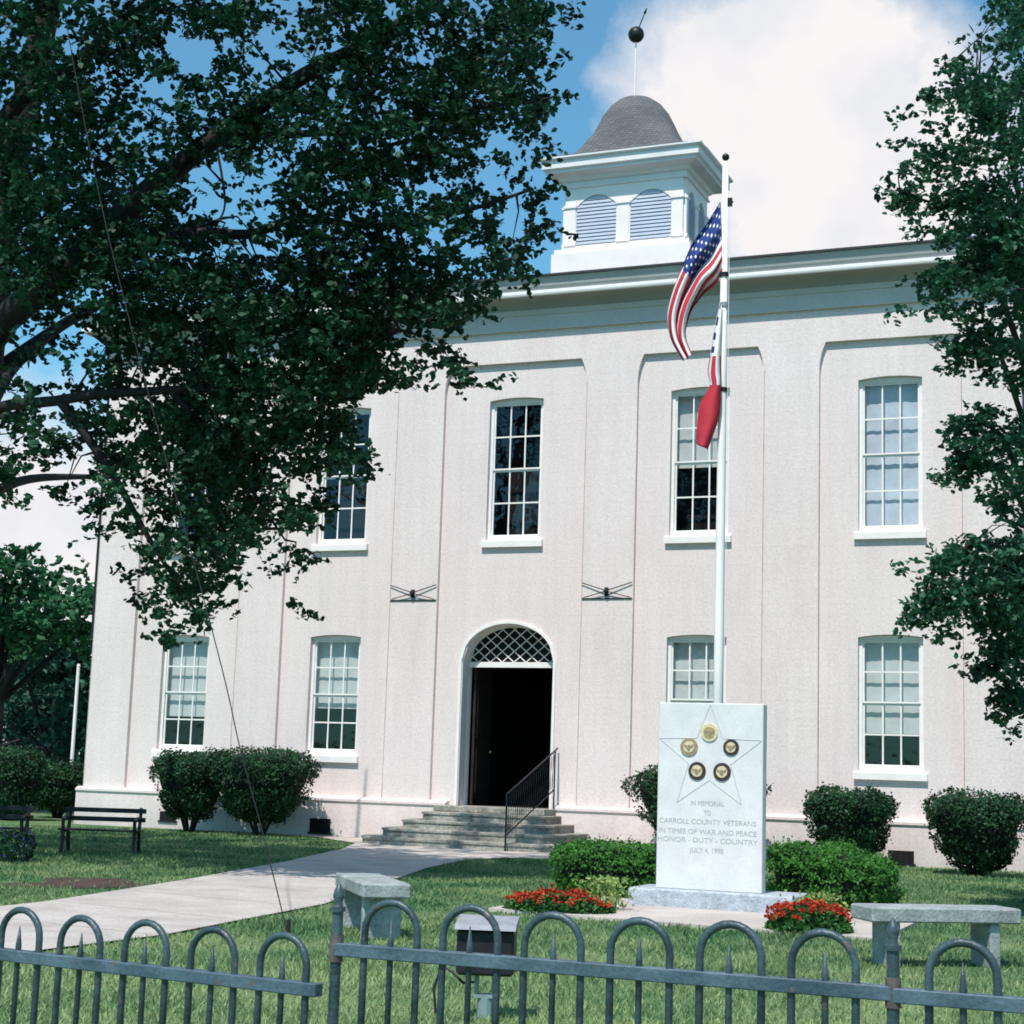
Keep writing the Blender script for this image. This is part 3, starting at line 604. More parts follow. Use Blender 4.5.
for sg in (-1, 1):      # leaves folded back into the hall
    dl = MB(); xa = sg*(DHW-.12); xb = sg*(DHW-.07)
    dl.box(min(xa, xb), max(xa, xb), .45, 1.25, .72, 3.36)
    for z0_, z1_ in ((.95, 1.8), (2.0, 3.15)): dl.box(min(xa-sg*.015, xa), max(xa-sg*.015, xa), .55, 1.13, z0_, z1_)
    d_o = dl.build('door_leaf', M['doorwood'], CH); hk = MB(); hk.ball((xa-sg*.03, 1.18, 1.75), .03); hk.build('door_knob', M['bronze'], d_o)
# steps
stp = MB(); 
def tier(hw, fy, ch, z0, z1):
    n = 7; pts = [(-hw, .0)] ; 
    for k in range(n+1):
        a = PI + (PI/2)*k/n; pts.append((-hw+ch + ch*math.cos(a), fy+ch + ch*math.sin(a)))
    for k in range(n+1):
        a = 1.5*PI + (PI/2)*k/n; pts.append((hw-ch + ch*math.cos(a), fy+ch + ch*math.sin(a)))
    pts.append((hw, .0))
    low = pts; up = [(x*(1-.012/hw), y+.012) for x, y in pts]
    nose = [(x*(1+.02/hw), y-.02) for x, y in pts]
    k = len(pts); rings = [(pts, z0), (pts, z1-.05), (nose, z1-.045), (nose, z1-.008), (up, z1)]
    vs = [(x, y, z) for r, z in rings for x, y in r]; fs = []
    for i in range(len(rings)-1):
        for j in range(k-1): fs.append((i*k+j, i*k+j+1, (i+1)*k+j+1, (i+1)*k+j))
    fs.append(tuple((len(rings)-1)*k+j for j in range(k)))
    stp.add(vs, fs)
tier(2.02, -2.36, .75, 0, .15); tier(1.76, -1.95, .6, .15, .30); tier(1.50, -1.54, .45, .30, .45); tier(1.24, -1.12, .3, .45, .60)
stp.bevbox(-1.16, 1.14, -.62, .12, .601, .71, .012)
stp.build('steps', M['stone'], CH)
# handrail with mesh panel
hr = MB(); xh = 1.10
hr.tube([(xh, -2.45, .0), (xh, -2.45, 1.0)], .018, 8); hr.tube([(xh, -2.45, 1.0), (xh, -.16, 1.80), (xh, -.05, 1.84)], .016, 8)
hr.tube([(xh, -2.45, .28), (xh, -.16, 1.08)], .014, 6); hr.tube([(xh, -.17, .72), (xh, -.17, 1.80)], .016, 8)
for k in range(1, 22):
    t = k/22; y = -2.45+2.29*t; hr.tube([(xh, y, .28+.8*t), (xh, y, 1.0+.8*t)], .0045, 5); hr.tube([(xh, y-.05, .62+.8*t-.3), (xh, y+.05, 1.0+.8*t-.05)], .004, 4)
hr.build('handrail', M['blackiron'], CH)
# foundation vents, wall brackets, downspout
for (a, b) in (((310, 818), (330, 833)), ((888, 850), (914, 865)), ((160, 811), (176, 821))):
    p, q = aty(*a, -.175), aty(*b, -.175); zt, zb = p[2], max(q[2], .05); v = MB()
    v.box(p[0], q[0], -.178, -.172, zb, zt); vo = v.build('foundation_vent', M['dark'], CH)
    v = MB(); v.box(p[0]-.03, q[0]+.03, -.2, -.172, zb-.035, zb-.001)
    for k in range(1, 5): x = p[0]+(q[0]-p[0])*k/5; v.box(x-.006, x+.006, -.19, -.179, zb, zt)
    v.build('grille', M['blackiron'], vo)
for xb in (-2.02, 2.02):
    b = MB(); y = YP-.03
    for sg in (-1, 1):
        b.tube([(xb, y-.02, 4.80), (xb+sg*.5, y, 4.955)], .010, 6)
        b.tube([(xb, y-.02, 4.79), (xb+sg*.46, y, 4.675)], .009, 6)
    b.box(xb-.5, xb+.5, YP-.02, YP-.001, 4.645, 4.665); b.ball((xb, y-.03, 4.79), .05); b.box(xb-.03, xb+.03, YP-.06, YP-.001, 4.70, 4.86)  # the long thin bar is a dark strip put in for a cast shadow
    b.build('wall_bracket', M['cable'], CH)
dn = MB(); dn.tube([(-XW-.13, .12, 3.9), (-XW-.13, .12, 10.3)], .075, 10); dn.tube([(-XW-.13, .12, 10.3), (-XW-.45, -.2, 10.6)], .07, 8)
for z in (4.6, 6.6, 8.6): dn.box(-XW-.21, -XW, .06, .18, z, z+.06)
dn.build('downspout', M['downspout'], CH)

# cupola
cup = MB(); CW, CY0 = 1.46, 6.2; CD = .88; CYC = CY0+CD
cup.ring([(.25, 12.3), (.25, 13.50), (.20, 13.52), (.20, 13.62), (.06, 13.64), (.06, 13.72), (.0, 13.73), (0, 14.70)], -CW, CW, CY0, CY0+2*CD)
cup.ring([(0, 14.70), (0, 15.16)], -CW, CW, CY0, CY0+2*CD)
cupo = cup.build('cupola', M['cupola'], CH)
# pilasters, louvred arches on all four faces
def face_mats():
    for k in range(4):
        yield Matrix.Translation((0, CYC, 0)) @ Matrix.Rotation(k*PI/2, 4, 'Z') @ (Matrix.Identity(4) if k % 2 == 0 else Matrix.Diagonal((CD/CW, 1, 1, 1))) @ (Matrix.Translation((0, CW-CD, 0)) if k % 2 == 0 else Matrix.Identity(4))
lou = MB(); cp_ = MB()
for Mk in face_mats():
    for (a, b) in ((-1.46, -1.20), (-.15, .15), (1.20, 1.46)):
        cp_.box(a, b, -CW-.07, -CW, 13.73, 14.66, Mk); cp_.box(a-.03, b+.03, -CW-.10, -CW, 14.66, 14.72, Mk); cp_.box(a-.02, b+.02, -CW-.09, -CW, 13.731, 13.80, Mk)
    for xc in (-.675, .675):
        hw = .5; A = arc_pts(xc, hw, 14.68, .27, 14)
        # spandrel above arch
        vs = []
        for (p, r) in zip(A[:-1], A[1:]):
            q = [(p[0], -CW-.05, p[1]), (r[0], -CW-.05, r[1]), (r[0], -CW-.05, 15.16), (p[0], -CW-.05, 15.16)]
            cp_.add([tuple(Mk @ Vector(v)) for v in q], [(0, 1, 2, 3)])
            q = [(p[0], -CW-.05, p[1]), (r[0], -CW-.05, r[1]), (r[0], -CW, r[1]), (p[0], -CW, p[1])]
            cp_.add([tuple(Mk @ Vector(v)) for v in q], [(0, 1, 2, 3)])
        nl = 13
        for k in range(nl):
            z = 13.76 + k*.09; 
            if z > 14.66: t = (z+.05-14.68)/.27; h2 = hw*math.sqrt(max(0, 1-t)) if t < 1 else 0
            else: h2 = hw
            if h2 < .08: continue
            vs = [(xc-h2, -CW-.045, z), (xc+h2, -CW-.045, z), (xc+h2, -CW-.022, z+.088), (xc-h2, -CW-.022, z+.088), (xc-h2, -CW-.045, z-.006), (xc+h2, -CW-.045, z-.006)]
            lou.add([tuple(Mk @ Vector(v)) for v in vs], [(0, 1, 2, 3), (4, 5, 1, 0)])
    for (a, b) in ((-1.2, -1.175), (-.175, -.15), (.15, .175), (1.175, 1.2)): cp_.box(a, b, -CW-.05, -CW, 13.73, 14.7, Mk)
    for (a, b) in ((-1.46, -1.175), (-.175, .175), (1.175, 1.46)):
        cp_.box(a, b, -CW-.049, -CW, 14.72, 15.16, Mk)
cp_.build('arcade', M['cupola'], cupo); lou.build('louver', M['louver'], cupo)
cc = MB(); cc.ring([(.02, 15.15), (.09, 15.15), (.09, 15.19), (.06, 15.20), (.06, 15.30), (.12, 15.34), (.16, 15.41), (.40, 15.46), (.40, 15.51), (.47, 15.55), (.47, 15.72), (.54, 15.77), (.54, 15.81), (.2, 15.82)], -CW, CW, CY0, CY0+2*CD)
cc.build('cupola_cornice', M['ccorn'], cupo)
dr = MB(); prof = [(2.0, 15.812), (2.0, 15.835), (1.66, 15.87), (1.40, 16.04), (1.24, 16.25), (1.12, 16.48), (.97, 16.85), (.82, 17.15), (.64, 17.38), (.42, 17.54), (.18, 17.61), (.02, 17.62)]
prof2 = []
for (p, q) in zip(prof[:-1], prof[1:]): prof2 += [p, tuple((a+b)/2 for a, b in zip(p, q))]
prof2.append(prof[-1])
for r, z in prof2:
    pass
vs = []; fs = []; n = 32
for r, z in prof2:
    k = min(1, max(0, (z-15.85)/.9)); ex = 2.0/(2+6*(1-k)**1.2)      # superellipse: square below, rounder above
    for i in range(n):
        a = 2*PI*(i+.5)/n; cx, sx_ = math.cos(a), math.sin(a)
        dk = 1-(1-(CD+.54)/(CW+.54))*min(1, max(0, (r-.2)/1.2)); vs.append((-.06*k+r*math.copysign(abs(cx)**ex, cx), CYC + dk*r*math.copysign(abs(sx_)**ex, sx_), z))
for i in range(len(prof2)-1):
    for k in range(n): j = (k+1) % n; fs.append((i*n+k, i*n+j, (i+1)*n+j, (i+1)*n+k))
dr.add(vs, fs); dr.build('dome_roof', M['shingle'], cupo, smooth=False)
cx0 = -.1
rd = MB(); rd.tube([(cx0, CYC, 17.55), (cx0, CYC, 19.25)], .022, 8); rd.lathe((cx0, CYC, 17.58), [(.09, 0), (.06, .05), (.03, .12)], 12)
rd.build('lightning_rod', M['polewhite'], cupo)
bl = MB(); bl.ball((cx0, CYC, 19.27), .2, 16); bl.tube([(cx0+.06, CYC-.02, 19.40), (cx0+.24, CYC-.10, 19.74)], .014, 6); bl.tube([(cx0+.24, CYC-.1, 19.74), (cx0+.30, CYC-.12, 19.86)], [.035, .012], 6)
bl.build('rod_ball', M['blackiron'], cupo, smooth=True)

# ------------------------------------------------------------------ veterans monument
MO = thing('stone_monument', (7.6, -12.15, 0), 'upright pale granite memorial slab with engraved star and five gilt medallions', 'monument')
b = MB(); b.bevbox(6.70, 8.49, -12.45, -11.72, .0, .215, .015); b.build('base', M['granite_rough'], MO)
s_ = MB(); MX0, MX1, MZ1, MY = 6.955, 8.115, 2.19, -12.28; s_.bevbox(MX0, MX1, MY, MY+.16, .2152, MZ1, .008); s_.build('slab', M['granite'], MO)
def mpt(px, py): p = aty(px, py, MY-.004); return p[0], p[2]
ctr = mpt(709.5, 757); ln = MB()
tips = []; inn = []
for k in range(5):
    a = PI/2 - 2*PI*k/5; tips.append((ctr[0]+.605*math.cos(a), ctr[1]+.605*math.sin(a)))
    a2 = a - PI/5; inn.append((ctr[0]+.245*math.cos(a2), ctr[1]+.245*math.sin(a2)))
tips = [(min(max(x, MX0+.012), MX1-.012), min(z, MZ1-.015)) for x, z in tips]
out = [q for pr_ in zip(tips, inn) for q in pr_]
for i in range(10):
    p, q = out[i], out[(i+1) % 10]; ln.tube([(p[0], MY-.0005, p[1]), (q[0], MY-.0005, q[1])], .0045, 5)
ln.build('star_outline', M['engrave_faint'], MO)
meds = [((709.5, 732.5), 'gilt_pale', 'bronze_tan'), ((689, 747), 'bronze_tan', 'gilt_pale'), ((731, 747.5), 'bronze_dark', 'gilt_pale'), ((697, 771), 'bronze_dark', 'gilt_pale'), ((722, 772), 'bronze_dark', 'gilt_pale')]
for idx, (pp, rim, face) in enumerate(meds):
    x, z = mpt(*pp); r = .098 if idx != 2 else .088
    d = MB(); n = 28
    def disc(mb, r0, y0, y1):
        vs = [(x+r0*math.cos(2*PI*k/n), y0, z+r0*math.sin(2*PI*k/n)) for k in range(n)] + [(x+r0*.96*math.cos(2*PI*k/n), y1, z+r0*.96*math.sin(2*PI*k/n)) for k in range(n)]
        mb.add(vs, [tuple(range(n, 2*n))] + [(k, (k+1) % n, n+(k+1) % n, n+k) for k in range(n)])
    disc(d, r, MY, MY-.014); mo_ = d.build('medallion', M[rim], MO)
    e = MB(); disc(e, r*.64, MY-.0145, MY-.020); eo = e.build('emblem', M[face if idx else 'bronze'], mo_)
    t = MB()
    # relief: shield with eagle-like wings and rim dots
    t.prism([(x, z-.042), (x+.02, z-.02), (x+.022, z-.006), (x+.048, z+.002), (x+.052, z+.03), (x+.012, z+.014), (x, z+.026), (x-.012, z+.014), (x-.052, z+.03), (x-.048, z+.002), (x-.022, z-.006), (x-.02, z-.02)], 'y', MY-.026, MY-.0205)
    t.build('relief', M['bronze_tan'], mo_)
def text_mesh(txt, size, x, y, z, width=None):
    cu = bpy.data.curves.new('inscription', 'FONT'); cu.body = txt; cu.size = size; cu.align_x = 'CENTER'; cu.extrude = .001
    to = bpy.data.objects.new('inscription', cu); COL.objects.link(to)
    dg = bpy.context.evaluated_depsgraph_get(); me = bpy.data.meshes.new_from_object(to.evaluated_get(dg))
    COL.objects.unlink(to); bpy.data.objects.remove(to)
    co_ = np.zeros(len(me.vertices)*3); me.vertices.foreach_get('co', co_); co_ = co_.reshape(-1, 3)
    if width: co_[:, 0] *= width/(co_[:, 0].max()-co_[:, 0].min())
    o = origin(MO)
    W = np.stack([co_[:, 0]+x-o.x, np.full(len(co_), y-o.y) - co_[:, 2], co_[:, 1]+z-o.z], 1)
    me.vertices.foreach_set('co', W.ravel()); me.materials.clear(); me.materials.append(M['engrave'])
    # one part per carved word: letters closer than a word gap belong together
    nvt = len(me.vertices); par = list(range(nvt))
    def find(q):
        while par[q] != q: par[q] = par[par[q]]; q = par[q]
        return q
    for e in me.edges: par[find(e.vertices[0])] = find(e.vertices[1])
    isl = {}
    for q in range(nvt): isl.setdefault(find(q), []).append(q)
    rg = sorted((W[v, 0].min(), W[v, 0].max(), v) for v in isl.values())
    words = []; end = -1e9
    for lo, hi, v in rg:
        if lo - end > size*.21: words.append([])
        words[-1] += list(v); end = max(end, hi)
    for wv in words:
        idx = {q: k for k, q in enumerate(wv)}; fs = [[idx[q] for q in p_.vertices] for p_ in me.polygons if p_.vertices[0] in idx]
        m2 = bpy.data.meshes.new('inscription'); m2.from_pydata([tuple(W[q]) for q in wv], [], fs); m2.materials.append(M['engrave'])
        ob = bpy.data.objects.new('inscription', m2); COL.objects.link(ob); ob.parent = MO
xc = (MX0+MX1)/2 - .02
for txt, py, wpx in (('IN MEMORIAL', 806, 34), ('TO', 815.5, 7), ('CARROLL COUNTY VETERANS', 824.5, 98), ('IN TIMES OF WAR AND PEACE', 834.5, 99), ('HONOR - DUTY - COUNTRY', 843, 101), ('JULY 4, 1998', 853, 34)):
    p = aty(709, py, MY); text_mesh(txt, .075, xc, MY-.0015, p[2], wpx*.01085)

# ------------------------------------------------------------------ flagpole and flags
FY = -11.2; fp0 = aty(719, 690, FY); fpt = aty(725, 162, FY); FX = (fp0[0]+fpt[0])/2; FT = fpt[2]
FP = thing('flagpole', (FX, FY, 0), 'tall slender white flagpole standing behind the memorial slab', 'flagpole')
p = MB(); p.tube([(FX, FY, 0), (FX, FY, 3), (FX, FY, 6), (FX, FY, FT)], [.062, .056, .048, .036], 14); p.build('pole', M['polewhite'], FP, smooth=True)
p = MB(); p.tube([(FX, FY, FT), (FX, FY, FT+.05)], .02, 8); p.build('cap', M['blackiron'], FP)
p = MB(); p.ball((FX, FY, FT+.06), .045); p.build('finial_ball', M['blackiron'], FP, smooth=True)
p = MB(); zt = aty(722, 203, FY)[2]; p.box(FX+.035, FX+.085, FY-.02, FY+.02, zt-.05, zt+.05); p.tube([(FX+.03, FY, zt), (FX+.10, FY, zt)], .012, 6); p.build('pulley', M['blackiron'], FP)
for y in (275, 390, 305): 
    p = MB(); z = aty(722, y, FY)[2]; p.tube([(FX, FY, z-.025), (FX, FY, z+.025)], .058, 12); p.build('clip', M['blackiron' if y != 305 else 'lamptop'], FP)
p = MB(); p.tube([(FX+.065, FY-.03, .9), (FX+.075, FY-.02, 4), (FX+.06, FY-.01, zt)], .004, 5); p.build('halyard', M['white'], FP)
p = MB(); p.lathe((FX, FY, 0), [(.20, 0), (.20, .05), (.11, .09), (.065, .12)], 20); p.build('base_collar', M['polewhite'], FP)
def curve_at(pts, t):
    k = t*(len(pts)-1); i = min(int(k), len(pts)-2); f = k-i
    p0, p1, p2, p3 = [np.array(pts[min(max(i+j-1, 0), len(pts)-1)], float) for j in range(4)]
    return .5*((2*p1)+(p2-p0)*f+(2*p0-5*p1+4*p2-p3)*f*f+(3*p1-p0-3*p2+p3)*f**3)
def flag(name, top, bot, nu, nv, colour, folds, amp, label, y_off=-.05):
    vs = []; f = MB()
    for j in range(nv+1):
        v = j/nv
        for i in range(nu+1):
            u = i/nu; a, b = curve_at(top, u), curve_at(bot, u); q = a*(1-v)+b*v
            # folds run along the hanging length; crowded cloth swings in depth
            ph = v*folds*2*PI + 1.2*math.sin(2.5*u)
            dy = amp*min(1, u*3+.05)*math.sin(ph) ; q = q + np.array([2.2*min(1, u*2)*math.cos(ph*1.0), 0])
            w_ = aty(q[0], q[1], FY + y_off + dy - .12*u); vs.append(w_)
    f.v = [tuple(map(float, p)) for p in vs]
    for j in range(nv):
        for i in range(nu):
            a = j*(nu+1)+i; f.f.append([a, a+1, a+nu+2, a+nu+1]); f.mi.append(colour(i/nu, j, nv, i))
    o = f.build(name, [M['red'], M['white'], M['blue']], smooth=True, fix=False)
    md = o.modifiers.new('thickness', 'SOLIDIFY'); md.thickness = .004
    return tag(o, label, 'flag')
def us(u, j, nv, i):
    stripe = j*13//nv
    if u < .40 and stripe < 7:
        return 1 if (j % 4 in (1, 2) and (i + 2*((j//4) % 2)) % 4 == 1) else 2
    return 0 if stripe % 2 == 0 else 1
flag('national_flag', [(720.5, 201), (706, 224), (692, 243), (681, 268), (672, 292), (667, 316), (671, 340), (683, 361)],
     [(722.5, 272), (716, 284), (706, 293), (699, 302), (693, 312), (689, 325), (687, 338), (692, 354)], 68, 52, us, 2.3, .13,
     'striped flag with starry blue canton, hanging limp high on the white pole')
def ms(u, j, nv, i):
    if u < .45: return 2 if ((j//3) % 2 == 0 and (i//2) % 2 == 0) else 1
    t = j/nv
    return 0 if t < .30 else (1 if t < .42 else 0)
def ms2(u, j, nv, i):
    if u < .30: return 2 if (abs((j/nv) - .27) < .2 and (i % 4) < 2) else 1
    if u < .56: return 0 if (j//5) % 2 == 0 else 1
    return 0
flag('state_flag', [(720.5, 302), (714, 328), (710, 352), (707, 372), (709, 386), (699, 405), (696, 425), (695, 441)],
     [(722, 306), (721, 330), (720, 352), (720, 372), (720, 386), (720, 404), (716, 424), (706, 450)], 48, 24, ms2, 1.0, .06,
     'smaller lower flag with plain red bottom half hanging in a narrow fold', -.07)

# ------------------------------------------------------------------ benches
def stone_bench(c, ang, ln_, wd, h, label):
    t = thing('stone_bench', (c[0], c[1], 0), label, 'bench', 'stone benches beside the memorial')
    Mx = Matrix.Translation((c[0], c[1], 0)) @ Matrix.Rotation(ang, 4, 'Z')
    b = MB(); b.bevbox(-ln_/2, ln_/2, -wd/2, wd/2, h-.115, h, .012, Mx); b.build('seat', M['bench_stone'], t)
    for sg in (-1, 1):
        b = MB(); xc_ = sg*(ln_/2-.21); b.bevbox(xc_-.045, xc_+.045, -wd/2+.04, wd/2-.04, 0, h-.116, .008, Mx); b.build('leg', M['bench_stone'], t)
    return t
stone_bench((10.48, -16.12), math.radians(36), 1.27, .40, .46, 'pale stone bench on the right lawn, seen from its long side')
stone_bench((5.88, -16.85), math.radians(-52), 1.34, .40, .46, 'pale stone bench beside the path, seen nearly end on behind the fence post')
def park_bench(c, ang, label):
    t = thing('park_bench', (c[0], c[1], 0), label, 'bench', 'black slatted benches on the left lawn')
    Mx = Matrix.Translation((c[0], c[1], 0)) @ Matrix.Rotation(ang, 4, 'Z'); ln_ = 1.5; Mx = Mx @ Matrix.Scale(.80, 4)
    b = MB()
    for k in range(4): b.bevbox(-ln_/2, ln_/2, -.2+k*.115, -.11+k*.115, .415, .445, .005, Mx)
    b.build('seat', M['benchpaint'], t)
    b = MB()
    for z in (.58, .74): b.bevbox(-ln_/2, ln_/2, .26+(z-.5)*.2, .29+(z-.5)*.2, z, z+.085, .005, Mx)
    b.build('backrest', M['benchpaint'], t)
    for sg in (-1, 1):
        b = MB(); x = sg*(ln_/2-.1)
        def tt(pts, r): b.tube([Mx @ Vector((x, y, z)) for y, z in pts], r, 6)
        tt([(-.26, 0), (-.2, .2), (-.19, .40), (.24, .41), (.30, .6), (.345, .84)], .028); tt([(.36, 0), (.28, .2), (.24, .41)], .028)
        tt([(-.19, .40), (-.22, .62), (-.05, .655), (.29, .64)], .026); tt([(-.21, .2), (.03, .28), (.29, .2)], .02)
        b.build('end_frame', M['benchpaint'], t)
    return t
pb = (gnd(45, 852)+gnd(140, 855))/2; pang = math.atan2(*(gnd(140, 855)-gnd(45, 852))[[1, 0]])
park_bench((pb[0]+.12, pb[1]), pang, 'black metal bench with a slatted back on the shaded lawn, whole in view')
pc = gnd(-12, 852); park_bench((pc[0]-.05, pc[1]), pang+.05, 'black metal bench cut off by the left edge of the view')

# ------------------------------------------------------------------ ground floodlight
FL = thing('floodlight', (8.64, -20.78, 0), 'black box floodlight on a short stem in the grass behind the fence', 'floodlight')
Ml = Matrix.Translation((8.64, -20.78, 0)) @ Matrix.Rotation(math.radians(18), 4, 'Z')
b = MB(); b.bevbox(-.165, .165, -.11, .13, .245, .50, .015, Ml); b.build('housing', M['lampbox'], FL)
b = MB(); b.prism([(-.15, .503), (-.11, .53), (.13, .565), (.14, .503)], 'x', -.175, .175); b.v = [tuple(Ml @ Vector(v)) for v in b.v]; b.build('hood', M['lamptop'], FL)
b = MB(); b.tube([Ml @ Vector((0, 0, 0)), Ml @ Vector((0, 0, .13))], .045, 10); b.box(-.06, -.04, -.04, .04, .12, .24, Ml); b.box(.04, .06, -.04, .04, .12, .24, Ml); b.box(-.062, .062, -.042, .042, .115, .135, Ml)
b.build('stem', M['lampstem'], FL)
b = MB(); b.tube([Ml @ Vector(q) for q in ((-.05, 0, .2), (-.13, 0, .19), (-.2, .02, .25), (-.26, .03, .28), (-.30, .02, .15), (-.28, 0, .0))], .008, 6); b.build('cord', M['lampbox'], FL)

# ------------------------------------------------------------------ iron fence
FYM, PITCH, RZ = -24.93, .2853, .809
HWID = .095      # half hoop (centre line)
Zg = 0
def fence(name_label, posts, rail_pts, rz, hoops, d):
    """d: unit direction along the fence; hoops: centre positions"""
    d = Vector(d); base = rail_pts[0]
    t = thing('iron_fence', (base[0], base[1], 0), name_label, 'fence', 'sections of the iron fence')
    nrm = Vector((d.y, -d.x, 0))
    a, b_ = Vector((*rail_pts[0], 0)), Vector((*rail_pts[1], 0)); Ln = (b_-a).length
    Mx = Matrix(((d.x, -nrm.x, 0, a.x), (d.y, -nrm.y, 0, a.y), (0, 0, 1, 0), (0, 0, 0, 1)))
    for z, hh in ((rz, .042), (.14, .04)):
        r = MB(); r.bevbox(0, Ln, -.009-.0135, .009+.0135, z-hh/2, z+hh/2, .003, Mx); r.build('rail', M['rail'], t)
    first = None
    for h in hoops:
        for kind in ('hoop', 'picket'):
            c = Vector((h[0], h[1], 0))
            if first is None or kind not in first:
                r = MB()
                if kind == 'hoop':
                    pts = [c - d*HWID + Vector((0, 0, .03)), c - d*HWID + Vector((0, 0, rz+.065))]
                    for k in range(1, 12): th = PI - PI*k/12; pts.append(c + d*HWID*math.cos(th) + Vector((0, 0, rz+.065+HWID*1.0*math.sin(th))))
                    pts += [c + d*HWID + Vector((0, 0, rz+.065)), c + d*HWID + Vector((0, 0, .03))]
                    r.tube(pts, .0125, 8)
                else:
                    r.tube([c + Vector((0, 0, .03)), c + Vector((0, 0, rz+.025)), c + Vector((0, 0, rz+.03)), c + Vector((0, 0, rz+.045)), c + Vector((0, 0, rz+.105))], [.0105, .0105, .0115, .010, .0015], 8)
                o = r.build(kind, M['iron'], t, smooth=True)
                if first is None: first = {}
                first[kind] = (o, c)
            else:
                s0, c0 = first[kind]; o = s0.copy(); COL.objects.link(o); o.parent = t; o.location = c - c0 + Vector((d.x*random.uniform(-.004, .004), d.y*random.uniform(-.004, .004), random.uniform(-.005, .004)))
    for pxy in posts:
        r = MB(); x, y = pxy
        r.tube([(x, y, 0), (x, y, .935)], .0185, 14); r.tube([(x, y, .93), (x, y, .945)], .0245, 14)
        po_ = r.build('post', M['iron'], t, smooth=False)
        r = MB(); r.lathe((x, y, .945), [(.018, 0), (.013, .015), (.019, .032), (.016, .052), (.007, .07), (.001, .077)], 12); r.build('finial', M['iron'], po_, smooth=True)
        r = MB(); r.tube([(x, y, rz-.04), (x, y, rz+.045)], .023, 12); r.build('bracket', M['rust'], po_)
X0m = 9.874; Xpost2 = 11.688
hx = [10.072+PITCH*k*.993 for k in range(6)]
fence('middle section of the grey iron hoop fence, between its two posts', [(X0m, FYM), (Xpost2, FYM)], [(X0m, FYM), (Xpost2, FYM)], RZ, [(x, FYM) for x in hx], (1, 0, 0))
hx2 = [11.885+PITCH*k for k in range(4)]
fence('right section of grey iron hoop fence, from right post to edge of view', [(11.688+4.2*PITCH+.05, FYM)], [(Xpost2, FYM), (11.688+4.2*PITCH+.05, FYM)], RZ-.004, [(x, FYM) for x in hx2], (1, 0, 0))
zl = CAM[2]-.725
la, lb = gnd(18.5, 956, zl), gnd(282, 986, zl); dl_ = (la-lb)[:2]; step = np.linalg.norm(dl_)/4; dl_ = dl_/np.linalg.norm(dl_)
hl = [lb[:2] + dl_*step*k for k in range(6)]
ea = np.array([X0m, FYM]); e1 = hl[-1] + dl_*.2
fence('lower left section of the grey iron hoop fence, left of the post', [], [tuple(e1), tuple(lb[:2] - dl_*.15)], zl, [tuple(h) for h in hl[::-1]], (-dl_[0], -dl_[1], 0))

# ------------------------------------------------------------------ shrubs, hedges, flowers
def se_points(n, c, r, ex=.6, bottom_taper=.0, noise_amp=.06, seed=0):
    """points on a lumpy superellipsoid with outward normals"""
    u = rng.uniform(-1, 1, n); th = rng.uniform(0, 2*PI, n); ph = np.arcsin(u)
    f = lambda t, e: np.sign(t)*np.abs(t)**e
    D = np.stack([f(np.cos(ph), ex)*f(np.cos(th), .85), f(np.cos(ph), ex)*f(np.sin(th), .85), f(np.sin(ph), ex)], 1)
    tp = 1 - bottom_taper*np.clip((.35-D[:, 2])/1.35, 0, 1)
    lum = np.array([1 + noise_amp*1.6*mnoise.noise(Vector((x*2.2+seed, y*2.2, z*2.2))) + noise_amp*mnoise.noise(Vector((x*6+seed, y*6, z*6))) for x, y, z in D])
    D[:, 0] *= tp; D[:, 1] *= tp
    P = D*np.array(r)*lum[:, None] + np.array(c)
    nr = D/np.array(r); nr /= np.linalg.norm(nr, axis=1)[:, None]
    return P, nr
